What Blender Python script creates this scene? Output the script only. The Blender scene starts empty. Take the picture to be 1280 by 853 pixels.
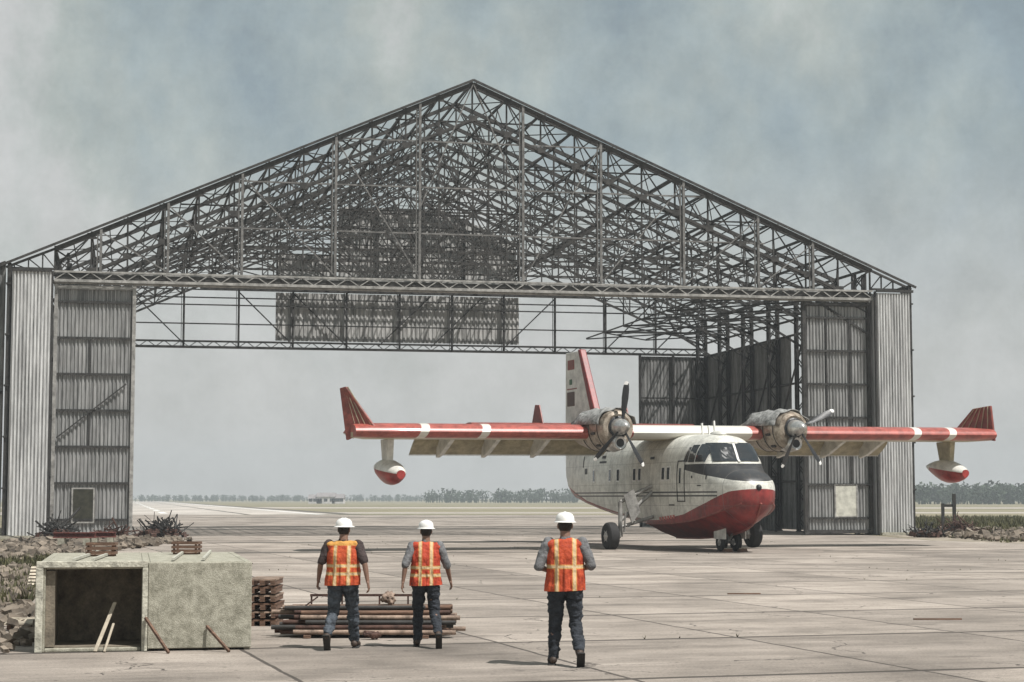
import bpy, bmesh, math, random
from mathutils import Vector, Matrix, noise as mnoise
R = math.radians
random.seed(7)
scn = bpy.context.scene
C = scn.collection
# ------------------------------------------------------------------ camera, sky, sun, exposure
F = 2300.0; PITCH = math.atan(197.5 / F); HC = 2.0
cam_d = bpy.data.cameras.new("camera"); cam = bpy.data.objects.new("camera", cam_d); C.objects.link(cam)
cam.location = (0, 0, HC); cam.rotation_euler = (R(90) + PITCH, 0, 0)
cam_d.lens = F / 1280 * 36; cam_d.sensor_width = 36; cam_d.clip_end = 20000; cam_d.clip_start = 0.1
scn.camera = cam
scn.view_settings.view_transform = 'Standard'; scn.view_settings.look = 'None'
scn.view_settings.gamma = 1; scn.view_settings.use_curve_mapping = False
scn.view_settings.exposure = 0.22
SUN_EL = 60; SUN = Vector((0.80, -0.60, 0)).normalized()
sund = Vector((SUN.x * math.cos(R(SUN_EL)), SUN.y * math.cos(R(SUN_EL)), math.sin(R(SUN_EL))))
sl = bpy.data.lights.new("sun", 'SUN'); so = bpy.data.objects.new("sun", sl); C.objects.link(so)
sl.energy = 5.0; sl.angle = R(0.6); sl.color = (1, .97, .93)
so.rotation_euler = sund.to_track_quat('Z', 'Y').to_euler(); so.location = (40, -30, 60)
w = bpy.data.worlds.new("World"); scn.world = w; w.use_nodes = True
nt = w.node_tree; N = nt.nodes; L = nt.links
bg = N['Background']; sky = N.new('ShaderNodeTexSky'); sky.sky_type = 'NISHITA'; sky.sun_disc = False
sky.sun_elevation = R(SUN_EL); sky.sun_rotation = math.atan2(SUN.x, SUN.y)
sky.dust_density = 3; sky.air_density = 1.2
tc = N.new('ShaderNodeTexCoord')
def wn(scale, det, rough, sx=1, sz=1):
    mp = N.new('ShaderNodeMapping'); mp.inputs['Scale'].default_value = (sx, sx, sz)
    L.new(tc.outputs['Generated'], mp.inputs[0])
    n = N.new('ShaderNodeTexNoise'); n.inputs['Scale'].default_value = scale
    n.inputs['Detail'].default_value = det; n.inputs['Roughness'].default_value = rough
    L.new(mp.outputs[0], n.inputs[0]); return n
def wramp(src, pts):
    r = N.new('ShaderNodeValToRGB'); e = r.color_ramp.elements
    e[0].position, e[0].color = pts[0][0], (*pts[0][1], 1); e[1].position, e[1].color = pts[-1][0], (*pts[-1][1], 1)
    for p, c in pts[1:-1]:
        q = e.new(p); q.color = (*c, 1)
    L.new(src, r.inputs[0]); return r
n1 = wn(6, 9, .60, 1, .62); n2 = wn(24, 9, .74)
c1 = wramp(n1.outputs['Fac'], [(.36, (.23, .30, .335)), (.45, (.32, .385, .39)), (.53, (.41, .455, .425)), (.62, (.57, .575, .56))])
# stratus brightens towards the horizon, as air does
sx = N.new('ShaderNodeSeparateXYZ'); L.new(tc.outputs['Generated'], sx.inputs[0])
hz = wramp(sx.outputs['Z'], [(0.0, (1, 1, 1)), (.08, (.85, .85, .85)), (.19, (.15, .15, .15)), (.6, (0, 0, 0))])
m1 = N.new('ShaderNodeMix'); m1.data_type = 'RGBA'
L.new(hz.outputs[0], m1.inputs['Factor']); L.new(c1.outputs[0], m1.inputs['A']); m1.inputs['B'].default_value = (.55, .55, .54, 1)
m2 = N.new('ShaderNodeMix'); m2.data_type = 'RGBA'; m2.blend_type = 'OVERLAY'; m2.inputs['Factor'].default_value = .38
L.new(m1.outputs['Result'], m2.inputs['A']); L.new(n2.outputs['Fac'], m2.inputs['B'])
mul = N.new('ShaderNodeVectorMath'); mul.operation = 'SCALE'; mul.inputs['Scale'].default_value = 9.2
L.new(m2.outputs['Result'], mul.inputs[0])
m3 = N.new('ShaderNodeMix'); m3.data_type = 'RGBA'; m3.inputs['Factor'].default_value = .9
L.new(sky.outputs[0], m3.inputs['A']); L.new(mul.outputs[0], m3.inputs['B']); L.new(m3.outputs['Result'], bg.inputs['Color'])
bg.inputs['Strength'].default_value = 0.1

# ------------------------------------------------------------------ helpers
def G(px, py, z=0.0):
    """point where the sight line of a photo pixel meets the level z"""
    cp, sp = math.cos(PITCH), math.sin(PITCH)
    a, b = px - 640, 426.5 - py
    d = Vector((a, F * cp - b * sp, F * sp + b * cp))
    k = (z - HC) / d.z
    return Vector((0, 0, HC)) + d * k
def tag(o, label=None, cat=None, group=None, kind=None):
    if label: o['label'] = label
    if cat: o['category'] = cat
    if group: o['group'] = group
    if kind: o['kind'] = kind
    return o
def empty(name, loc=(0, 0, 0), rz=0, rx=0, ry=0):
    o = bpy.data.objects.new(name, None); C.objects.link(o); o.location = loc; o.rotation_euler = (rx, ry, rz)
    o.empty_display_size = .2; return o
def copy_tree(o, parent=None):
    c = o.copy(); C.objects.link(c)
    if parent: c.parent = parent
    for ch in list(o.children): copy_tree(ch, c)
    return c
class MB:
    def __init__(s): s.v = []; s.f = []; s.mi = []
    def add(s, vs, fs, mi=0):
        b = len(s.v); s.v += [Vector(v) for v in vs]; s.f += [tuple(i + b for i in f) for f in fs]; s.mi += [mi] * len(fs); return s
    def box(s, x0, y0, z0, x1, y1, z1, mi=0):
        vs = [(x, y, z) for z in (z0, z1) for y in (y0, y1) for x in (x0, x1)]
        return s.add(vs, [(0, 2, 3, 1), (4, 5, 7, 6), (0, 1, 5, 4), (2, 6, 7, 3), (0, 4, 6, 2), (1, 3, 7, 5)], mi)
    def obox(s, c, size, rot, mi=0):
        m = Matrix.Translation(c) @ rot.to_4x4(); h = Vector(size) / 2
        vs = [m @ Vector((x * h.x, y * h.y, z * h.z)) for z in (-1, 1) for y in (-1, 1) for x in (-1, 1)]
        return s.add(vs, [(0, 2, 3, 1), (4, 5, 7, 6), (0, 1, 5, 4), (2, 6, 7, 3), (0, 4, 6, 2), (1, 3, 7, 5)], mi)
    def bar(s, p, q, w=.1, h=None, mi=0):
        p, q = Vector(p), Vector(q); d = q - p; l = d.length
        if l < 1e-4: return s
        d.normalize(); h = h or w
        up = Vector((0, 0, 1)) if abs(d.z) < .95 else Vector((0, 1, 0))
        a = d.cross(up).normalized(); b = a.cross(d)
        vs = [e + a * (i * w / 2) + b * (j * h / 2) for e in (p, q) for i, j in ((-1, -1), (1, -1), (1, 1), (-1, 1))]
        return s.add(vs, [(0, 1, 2, 3), (7, 6, 5, 4), (0, 4, 5, 1), (1, 5, 6, 2), (2, 6, 7, 3), (3, 7, 4, 0)], mi)
    def tube(s, p, q, r0, r1=None, n=12, mi=0, caps=True):
        r1 = r0 if r1 is None else r1
        p, q = Vector(p), Vector(q); d = (q - p).normalized()
        up = Vector((0, 0, 1)) if abs(d.z) < .95 else Vector((0, 1, 0))
        a = d.cross(up).normalized(); b = a.cross(d)
        vs = []
        for e, r in ((p, r0), (q, r1)):
            for i in range(n):
                t = 2 * math.pi * i / n; vs.append(e + a * math.cos(t) * r + b * math.sin(t) * r)
        fs = [(i, (i + 1) % n, n + (i + 1) % n, n + i) for i in range(n)]
        if caps: fs += [tuple(range(n))[::-1], tuple(range(n, 2 * n))]
        return s.add(vs, fs, mi)
    def loft(s, rings, mi=0, cap=True, close=True):
        n = len(rings[0]); vs = [v for r in rings for v in r]; fs = []
        for k in range(len(rings) - 1):
            for i in range(n if close else n - 1):
                j = (i + 1) % n; fs.append((k * n + i, k * n + j, (k + 1) * n + j, (k + 1) * n + i))
        if cap: fs += [tuple(range(n))[::-1], tuple(range((len(rings) - 1) * n, len(rings) * n))]
        return s.add(vs, fs, mi)
    def lathe(s, prof, origin, axis='Y', n=32, mi=0):
        """prof: list of (distance along axis, radius)"""
        o = Vector(origin); rings = []
        for d, r in prof:
            ring = []
            for i in range(n):
                t = 2 * math.pi * i / n; c_, s_ = math.cos(t) * r, math.sin(t) * r
                ring.append(o + (Vector((c_, d, s_)) if axis == 'Y' else Vector((c_, s_, d)) if axis == 'Z' else Vector((d, c_, s_))))
            rings.append(ring)
        return s.loft(rings, mi)
    def sphere(s, c, r, n=14, mi=0):
        c = Vector(c); r = Vector(r) if hasattr(r, '__len__') else Vector((r, r, r))
        rings = []
        for k in range(1, n // 2 + 1):
            ph = math.pi * k / (n // 2 + 1)
            rings.append([c + Vector((r.x * math.sin(ph) * math.cos(2 * math.pi * i / n), r.y * math.sin(ph) * math.sin(2 * math.pi * i / n), r.z * math.cos(ph))) for i in range(n)])
        b = len(s.v); s.loft(rings, mi, cap=False)
        t = len(s.v); s.v += [c + Vector((0, 0, r.z)), c - Vector((0, 0, r.z))]; m = len(rings)
        for i in range(n):
            s.f.append((b + (i + 1) % n, b + i, t)); s.f.append((b + (m - 1) * n + i, b + (m - 1) * n + (i + 1) % n, t + 1)); s.mi += [mi, mi]
        return s
    def mesh(s, name, mats):
        me = bpy.data.meshes.new(name); me.from_pydata([tuple(v) for v in s.v], [], s.f)
        for m in (mats if isinstance(mats, (list, tuple)) else [mats]): me.materials.append(m)
        me.polygons.foreach_set('material_index', s.mi); me.update(); return me
    def build(s, name, mats, parent=None, smooth=False, bevel=0, fixn=False):
        me = s.mesh(name, mats)
        if fixn:
            bm = bmesh.new(); bm.from_mesh(me); bmesh.ops.recalc_face_normals(bm, faces=bm.faces); bm.to_mesh(me); bm.free()
        o = bpy.data.objects.new(name, me); C.objects.link(o)
        if parent: o.parent = parent
        if bevel:
            b = o.modifiers.new('bevel', 'BEVEL'); b.width = bevel; b.segments = 2; b.limit_method = 'ANGLE'
        if smooth:
            me.polygons.foreach_set('use_smooth', [True] * len(me.polygons)); me.set_sharp_from_angle(angle=R(38))
        return o

# ------------------------------------------------------------------ materials
def mat(name, col, rough=.6, metal=0, var=.25, scale=4, col2=None, bump=.1, bscale=None, grain=.0, emit=None, stretch=(1, 1, 1), spec=.4, alpha=None, coat=0):
    m = bpy.data.materials.new(name); m.use_nodes = True; t = m.node_tree; n = t.nodes; l = t.links
    p = n['Principled BSDF']; p.inputs['Roughness'].default_value = rough; p.inputs['Metallic'].default_value = metal
    p.inputs['Specular IOR Level'].default_value = spec; p.inputs['Coat Weight'].default_value = coat
    tc = n.new('ShaderNodeTexCoord'); mp = n.new('ShaderNodeMapping'); mp.inputs['Scale'].default_value = stretch
    l.new(tc.outputs['Object'], mp.inputs[0])
    ns = n.new('ShaderNodeTexNoise'); ns.inputs['Scale'].default_value = scale; ns.inputs['Detail'].default_value = 9; ns.inputs['Roughness'].default_value = .68
    l.new(mp.outputs[0], ns.inputs[0])
    r = n.new('ShaderNodeValToRGB'); e = r.color_ramp.elements
    c2 = col2 or tuple(c * (1 - var) for c in col)
    e[0].position, e[0].color = .36, (*c2, 1); e[1].position, e[1].color = .62, (*(min(1, c * (1 + var * .35)) for c in col), 1)
    l.new(ns.outputs['Fac'], r.inputs[0]); out = r.outputs[0]
    if grain:
        g = n.new('ShaderNodeTexNoise'); g.inputs['Scale'].default_value = bscale or 40; g.inputs['Detail'].default_value = 4
        l.new(mp.outputs[0], g.inputs[0])
        mx = n.new('ShaderNodeMix'); mx.data_type = 'RGBA'; mx.blend_type = 'OVERLAY'; mx.inputs['Factor'].default_value = grain
        l.new(out, mx.inputs['A']); l.new(g.outputs['Fac'], mx.inputs['B']); out = mx.outputs['Result']
    l.new(out, p.inputs['Base Color'])
    if bump:
        b = n.new('ShaderNodeTexNoise'); b.inputs['Scale'].default_value = bscale or scale * 6; b.inputs['Detail'].default_value = 6
        l.new(mp.outputs[0], b.inputs[0]); bp = n.new('ShaderNodeBump'); bp.inputs['Strength'].default_value = bump; bp.inputs['Distance'].default_value = .03
        l.new(b.outputs['Fac'], bp.inputs['Height']); l.new(bp.outputs[0], p.inputs['Normal'])
    if emit: p.inputs['Emission Color'].default_value = (*emit, 1); p.inputs['Emission Strength'].default_value = 1
    return m
STEEL = mat('weathered_steel', (.048, .045, .042), .65, .1, .6, 3, bump=.1)
STEELL = mat('pale_steel', (.36, .35, .33), .5, .3, .5, 3, bump=.1)
STEELM = mat('mid_grey_steel', (.17, .165, .158), .6, .1, .6, 3, bump=.1)
STEELD = mat('dark_steel', (.042, .04, .038), .6, .2, .5, 3, bump=.1)
GALV = mat('galvanised_sheet', (.60, .60, .595), .5, .15, .45, 1.4, bump=.08, bscale=14, stretch=(3, 3, .25), grain=.35)
DOORM = mat('door_sheet', (.30, .30, .295), .55, .15, .6, 1.6, bump=.1, bscale=14, stretch=(4.5, 1, .22), grain=.45)
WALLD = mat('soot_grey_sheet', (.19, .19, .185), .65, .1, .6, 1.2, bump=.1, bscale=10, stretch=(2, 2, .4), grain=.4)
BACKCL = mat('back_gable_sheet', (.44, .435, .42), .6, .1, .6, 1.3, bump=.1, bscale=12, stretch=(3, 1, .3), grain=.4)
CREAMP = mat('cream_panel', (.55, .54, .47), .6, 0, .3, 3)
DARKHOLE = mat('dark_void_panel', (.035, .034, .022), .8, 0, .5, 4)
WHITEP = mat('white_aircraft_paint', (.64, .63, .58), .4, 0, .3, 2.2, bump=.05, coat=.15, grain=.25, bscale=22)
REDP = mat('red_aircraft_paint', (.30, .035, .030), .35, 0, .45, 2.5, bump=.04, coat=.2, grain=.3, bscale=22)
REDD = mat('faded_red_paint', (.22, .055, .042), .4, 0, .4, 3, bump=.04, grain=.3, bscale=22)
CREAMU = mat('cream_underside', (.42, .37, .25), .5, 0, .35, 2.5, grain=.3)
BLACKP = mat('matt_black_paint', (.022, .022, .024), .45, 0, .4, 3)
GLASSD = mat('dark_cockpit_glass', (.02, .024, .028), .06, 0, .2, 1, bump=0, spec=.8)
COWL = mat('bare_engine_metal', (.37, .32, .26), .42, .35, .6, 3.5, (.15, .115, .085), bump=.08, bscale=22, grain=.3)
CLOTHC = mat('grey_canvas', (.27, .27, .26), .9, 0, .6, 5, bump=.4, bscale=9)
CHROME = mat('bare_alloy', (.55, .54, .52), .3, .7, .3, 8)
RUBBER = mat('tyre_rubber', (.025, .024, .024), .8, 0, .3, 10)
BLADE = mat('propeller_black', (.03, .03, .032), .4, .1, .3, 6)
WHITE2 = mat('white_marking', (.72, .71, .68), .5, 0, .2, 6)
CONC = mat('precast_concrete', (.34, .325, .265), .85, 0, .4, 9, (.21, .20, .155), bump=.35, bscale=75, grain=.6)
CONCIN = mat('darker_concrete', (.20, .17, .13), .9, 0, .5, 4, bump=.3, bscale=40, grain=.4)  # darker concrete colour for the inside of the open cell
WOODB = mat('weathered_brown_timber', (.16, .095, .065), .85, 0, .6, 5, bump=.3, stretch=(.4, 4, 4), grain=.4)
WOODL = mat('pale_timber', (.48, .42, .33), .8, 0, .4, 5, bump=.2)
RUST = mat('rusty_pipe', (.085, .045, .034), .75, .1, .65, 6, bump=.2, grain=.4)
RUSTL = mat('pale_rusty_pipe', (.30, .22, .17), .75, .1, .6, 6, bump=.2, grain=.4)
REDBR = mat('brick_red_steel', (.14, .045, .036), .7, 0, .5, 6)
RUBM = mat('rubble_stone', (.20, .165, .13), .95, 0, .5, 1.1, (.06, .05, .04), bump=.5, bscale=12)
VEGM = mat('dry_weeds', (.085, .08, .035), .9, 0, .5, 1.5, (.04, .042, .02), bump=0)
FARVEG = mat('far_foliage', (.05, .07, .045), .9, 0, .4, .15, bump=0)
def skinm(c): return mat('skin', c, .5, 0, .2, 14, bump=.05)
SKIN = skinm((.20, .115, .08)); HAIR = mat('dark_hair', (.02, .015, .012), .7, 0, .4, 60, bump=.5, bscale=120)
HELM = mat('white_hard_hat', (.78, .77, .74), .35, 0, .12, 12, bump=0, coat=.3)
JEANS = mat('dark_blue_denim', (.032, .037, .046), .9, 0, .6, 9, (.012, .014, .018), bump=.5, bscale=50, grain=.4)
JEANW = mat('washed_denim', (.07, .082, .098), .9, 0, .7, 9, (.018, .022, .028), bump=.5, bscale=50, grain=.4)
SHIRTD = mat('dark_brown_shirt', (.055, .04, .038), .9, 0, .5, 10, bump=.4)
SHIRTG = mat('grey_shirt', (.17, .17, .175), .9, 0, .5, 10, bump=.4)
BOOT = mat('brown_leather_boot', (.06, .04, .03), .6, 0, .5, 20)
SOLE = mat('boot_sole', (.03, .028, .026), .8, 0, .3, 20)

def vest_mat(name, bands, base=(.50, .085, .025), stripes=(.085,), yoke=None):
    """orange mesh vest with reflective tape: upright tapes over the shoulders, level tapes round the waist"""
    m = mat(name, base, .75, 0, .42, 7, (base[0] * .62, base[1] * .45, .01), bump=.5, bscale=26)
    t = m.node_tree; n = t.nodes; l = t.links; p = n['Principled BSDF']
    src = p.inputs['Base Color'].links[0].from_socket
    tc = n.new('ShaderNodeTexCoord'); s = n.new('ShaderNodeSeparateXYZ'); l.new(tc.outputs['Object'], s.inputs[0])
    def mth(op, a, b=None):
        q = n.new('ShaderNodeMath'); q.operation = op
        for i, v in enumerate((a, b)):
            if v is None: continue
            if isinstance(v, (int, float)): q.inputs[i].default_value = v
            else: l.new(v, q.inputs[i])
        return q.outputs[0]
    def band(sock, c, hw): return mth('LESS_THAN', mth('ABSOLUTE', mth('SUBTRACT', sock, c)), hw)
    ax = mth('ABSOLUTE', s.outputs['X']); mask = None; edge = None
    for c in stripes:
        q = band(ax, c, .017); e = band(ax, c, .027); mask = q if mask is None else mth('MAXIMUM', mask, q); edge = e if edge is None else mth('MAXIMUM', edge, e)
    for c in bands:
        q = band(s.outputs['Z'], c, .015); e = band(s.outputs['Z'], c, .026)
        mask = q if mask is None else mth('MAXIMUM', mask, q); edge = e if edge is None else mth('MAXIMUM', edge, e)
    mx = n.new('ShaderNodeMix'); mx.data_type = 'RGBA'; l.new(edge, mx.inputs['Factor']); l.new(src, mx.inputs['A']); mx.inputs['B'].default_value = (.52, .25, .07, 1)
    m2 = n.new('ShaderNodeMix'); m2.data_type = 'RGBA'; l.new(mask, m2.inputs['Factor']); l.new(mx.outputs['Result'], m2.inputs['A']); m2.inputs['B'].default_value = (.52, .38, .22, 1)
    out = m2.outputs['Result']
    if yoke:
        y = mth('GREATER_THAN', s.outputs['Z'], yoke)
        m3 = n.new('ShaderNodeMix'); m3.data_type = 'RGBA'; l.new(y, m3.inputs['Factor']); l.new(out, m3.inputs['A']); m3.inputs['B'].default_value = (.52, .26, .06, 1); out = m3.outputs['Result']
    l.new(out, p.inputs['Base Color']); return m

# ------------------------------------------------------------------ ground, apron, far land
def apron_mat():
    m = bpy.data.materials.new('apron_concrete'); m.use_nodes = True; t = m.node_tree; n = t.nodes; l = t.links
    p = n['Principled BSDF']; p.inputs['Roughness'].default_value = .85; p.inputs['Specular IOR Level'].default_value = .25
    tc = n.new('ShaderNodeTexCoord')
    an = G(613, 800); an2 = G(740, 787)
    mp = n.new('ShaderNodeMapping'); mp.vector_type = 'TEXTURE'; mp.inputs['Rotation'].default_value = (0, 0, R(16.5)); mp.inputs['Location'].default_value = (an.x, an.y, 0)
    l.new(tc.outputs['Object'], mp.inputs[0])
    # slight wander so joints are not ruler lines
    wob = n.new('ShaderNodeTexNoise'); wob.inputs['Scale'].default_value = .9; wob.inputs['Detail'].default_value = 6; l.new(tc.outputs['Object'], wob.inputs[0])
    wv = n.new('ShaderNodeVectorMath'); wv.operation = 'SCALE'; wv.inputs['Scale'].default_value = .10; l.new(wob.outputs['Color'], wv.inputs[0])
    ad = n.new('ShaderNodeVectorMath'); ad.operation = 'ADD'; l.new(mp.outputs[0], ad.inputs[0]); l.new(wv.outputs[0], ad.inputs[1])
    s = n.new('ShaderNodeSeparateXYZ'); l.new(ad.outputs[0], s.inputs[0])
    def mth(op, a, b=None):
        q = n.new('ShaderNodeMath'); q.operation = op
        for i, v in enumerate((a, b)):
            if v is None: continue
            if isinstance(v, (int, float)): q.inputs[i].default_value = v
            else: l.new(v, q.inputs[i])
        return q.outputs[0]
    def lines(sock, sp, off, hw):
        x = mth('DIVIDE', mth('ADD', sock, off), sp); fr = mth('FRACT', x); d = mth('MINIMUM', fr, mth('SUBTRACT', 1.0, fr))
        return mth('LESS_THAN', mth('MULTIPLY', d, sp), hw), mth('FLOOR', x)
    la, ca = lines(s.outputs['X'], 3.6, .0, .030); lb, cb = lines(s.outputs['Y'], 5.4, .5, .085)
    joint = mth('MAXIMUM', la, lb)
    cell = n.new('ShaderNodeCombineXYZ'); l.new(ca, cell.inputs[0]); l.new(cb, cell.inputs[1])
    wnz = n.new('ShaderNodeTexWhiteNoise'); wnz.noise_dimensions = '3D'; l.new(cell.outputs[0], wnz.inputs[0])
    n1 = n.new('ShaderNodeTexNoise'); n1.inputs['Scale'].default_value = .35; n1.inputs['Detail'].default_value = 10; n1.inputs['Roughness'].default_value = .65; l.new(tc.outputs['Object'], n1.inputs[0])
    r = n.new('ShaderNodeValToRGB'); e = r.color_ramp.elements
    e[0].position, e[0].color = .30, (.150, .130, .112, 1); e[1].position, e[1].color = .68, (.35, .305, .266, 1); q = e.new(.5); q.color = (.268, .232, .20, 1)
    l.new(n1.outputs['Fac'], r.inputs[0])
    # long streaks that run with the slabs (tyre and drag marks)
    mp2 = n.new('ShaderNodeMapping'); mp2.inputs['Scale'].default_value = (.25, 1.6, 1); l.new(mp.outputs[0], mp2.inputs[0])
    n2 = n.new('ShaderNodeTexNoise'); n2.inputs['Scale'].default_value = 1; n2.inputs['Detail'].default_value = 7; n2.inputs['Roughness'].default_value = .7; l.new(mp2.outputs[0], n2.inputs[0])
    mx = n.new('ShaderNodeMix'); mx.data_type = 'RGBA'; mx.blend_type = 'OVERLAY'; mx.inputs['Factor'].default_value = .65; l.new(r.outputs[0], mx.inputs['A']); l.new(n2.outputs['Fac'], mx.inputs['B'])
    n3 = n.new('ShaderNodeTexNoise'); n3.inputs['Scale'].default_value = 28; n3.inputs['Detail'].default_value = 5; n3.inputs['Roughness'].default_value = .8; l.new(tc.outputs['Object'], n3.inputs[0])
    mx2 = n.new('ShaderNodeMix'); mx2.data_type = 'RGBA'; mx2.blend_type = 'OVERLAY'; mx2.inputs['Factor'].default_value = .95; l.new(mx.outputs['Result'], mx2.inputs['A']); l.new(n3.outputs['Fac'], mx2.inputs['B'])
    hs = n.new('ShaderNodeHueSaturation'); l.new(mx2.outputs['Result'], hs.inputs['Color']); l.new(mth('ADD', mth('MULTIPLY', wnz.outputs['Value'], .38), .82), hs.inputs['Value'])
    # cracks
    vo = n.new('ShaderNodeTexVoronoi'); vo.feature = 'DISTANCE_TO_EDGE'; vo.inputs['Scale'].default_value = .22
    ad2 = n.new('ShaderNodeVectorMath'); ad2.operation = 'ADD'; wv2 = n.new('ShaderNodeVectorMath'); wv2.operation = 'SCALE'; wv2.inputs['Scale'].default_value = 1.5; l.new(wob.outputs['Color'], wv2.inputs[0])
    l.new(tc.outputs['Object'], ad2.inputs[0]); l.new(wv2.outputs[0], ad2.inputs[1]); l.new(ad2.outputs[0], vo.inputs['Vector'])
    crack = mth('MULTIPLY', mth('LESS_THAN', vo.outputs['Distance'], .0035), mth('GREATER_THAN', n1.outputs['Fac'], .52))
    st = n.new('ShaderNodeTexNoise'); st.inputs['Scale'].default_value = .55; st.inputs['Detail'].default_value = 11; st.inputs['Roughness'].default_value = .74; sm_ = n.new('ShaderNodeMapping'); sm_.inputs['Location'].default_value = (31, 7, 2); sm_.inputs['Scale'].default_value = (.6, 1.5, 1); l.new(mp.outputs[0], sm_.inputs[0]); l.new(sm_.outputs[0], st.inputs[0])
    sr = n.new('ShaderNodeMapRange'); sr.inputs['From Min'].default_value = .57; sr.inputs['From Max'].default_value = .68; sr.inputs['To Max'].default_value = .55; l.new(st.outputs['Fac'], sr.inputs['Value'])
    sp = n.new('ShaderNodeTexNoise'); sp.inputs['Scale'].default_value = 6; sp.inputs['Detail'].default_value = 3; l.new(tc.outputs['Object'], sp.inputs[0])
    sq = n.new('ShaderNodeMapRange'); sq.inputs['From Min'].default_value = .64; sq.inputs['From Max'].default_value = .70; sq.inputs['To Max'].default_value = .5; l.new(sp.outputs['Fac'], sq.inputs['Value'])
    dk = mth('MAXIMUM', mth('MULTIPLY', mth('MAXIMUM', joint, crack), .86), mth('MAXIMUM', sr.outputs[0], sq.outputs[0]))
    mx3 = n.new('ShaderNodeMix'); mx3.data_type = 'RGBA'; l.new(dk, mx3.inputs['Factor']); l.new(hs.outputs[0], mx3.inputs['A']); mx3.inputs['B'].default_value = (.045, .038, .033, 1)
    l.new(mx3.outputs['Result'], p.inputs['Base Color'])
    bp = n.new('ShaderNodeBump'); bp.inputs['Strength'].default_value = .25; bp.inputs['Distance'].default_value = .02; l.new(n3.outputs['Fac'], bp.inputs['Height']); l.new(bp.outputs[0], p.inputs['Normal'])
    return m
FIELD = mat('dry_field', (.235, .20, .135), .95, 0, .4, .035, (.13, .125, .07), bump=.3, bscale=3, stretch=(.35, 1, 1), grain=.5)
TAXI = mat('far_taxiway', (.40, .36, .32), .9, 0, .35, .06, (.25, .22, .19), bump=.1, stretch=(.2, 1, 1), grain=.4)
RUBG = mat('gravelly_earth', (.31, .27, .22), .95, 0, .5, .8, (.15, .125, .09), bump=.7, bscale=10, grain=.6)
def sheet(name, pts, z, m):
    o = MB().add([(x, y, z) for x, y in pts], [tuple(range(len(pts)))]).build(name, m); tag(o, kind='structure'); return o
sheet('ground', [(-6000, -200), (6000, -200), (6000, 9000), (-6000, 9000)], -.012, FIELD)
DARKS = mat('dark_strip', (.05, .048, .042), .85, 0, .5, .4, (.15, .13, .11), bump=.2, stretch=(.2, 2, 1), grain=.5)
A0 = G(-60, 676); B0 = G(1143, 676)
sheet('apron', [(-14, -8), (30, -8), (46, 60), (B0.x + 7, B0.y - 13), (B0.x + .9, B0.y), (18, 150), (16, 235), (-62, 235), (-31.5, 124), (-25.5, 93), (-16, 60), (-12.5, 40), (-13, 20)], 0.0, apron_mat())
sheet('taxiway', [(-330, 250), (220, 262), (260, 290), (-330, 275)], -.006, TAXI)
sheet('taxiway', [(-330, 400), (300, 380), (330, 440), (-330, 470)], -.006, TAXI)
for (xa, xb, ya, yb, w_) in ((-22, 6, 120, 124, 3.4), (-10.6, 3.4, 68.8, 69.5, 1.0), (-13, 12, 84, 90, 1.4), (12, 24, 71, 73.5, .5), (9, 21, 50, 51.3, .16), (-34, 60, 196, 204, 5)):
    sheet('dark_ground_strip', [(xa, ya), (xb, yb), (xb, yb + w_), (xa, ya + w_)], .004, DARKS)  # flat dark strips laid just above the apron
RW = mat('runway_concrete', (.44, .40, .36), .9, 0, .35, .12, (.30, .27, .24), bump=.1, stretch=(1, .12, 1), grain=.4)
D_ = Vector((-.204, .979, 0)); P_ = Vector((-44, 236, 0)); Q_ = Vector((.979, .204, 0))
def strip(name, o0, o1, t0, t1, z, m): sheet(name, [tuple((P_ + Q_ * a + D_ * b)[:2]) for a, b in ((o0, t0), (o1, t0), (o1, t1), (o0, t1))], z, m)
strip('runway', -22, 22, 0, 1500, -.002, RW)
for a in (-20, 19): strip('runway_edge_line', a, a + 1.2, 0, 1400, .003, WHITE2)
for k in range(14): strip('runway_centre_line', -.5, .5, 20 + k * 60, 50 + k * 60, .003, WHITE2)
strip('runway_seam', -10.6, -9.8, 0, 1400, .003, DARKS); strip('runway_seam', 9.8, 10.6, 0, 1400, .003, DARKS); strip('runway_shoulder', 22.1, 25, 0, 1500, -.001, DARKS)
sheet('rubble_ground', [(-60, 10), (-13.1, 10), (-13.1, 40), (-16.2, 60), (-25.6, 92), (-60, 92)], -.004, RUBG)
sheet('gravel_verge', [(46.2, 60), (90, 60), (90, 118), (B0.x + 1.1, 118), (B0.x + 1.1, B0.y), (B0.x + 7.1, B0.y - 13)], -.004, RUBG)

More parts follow.
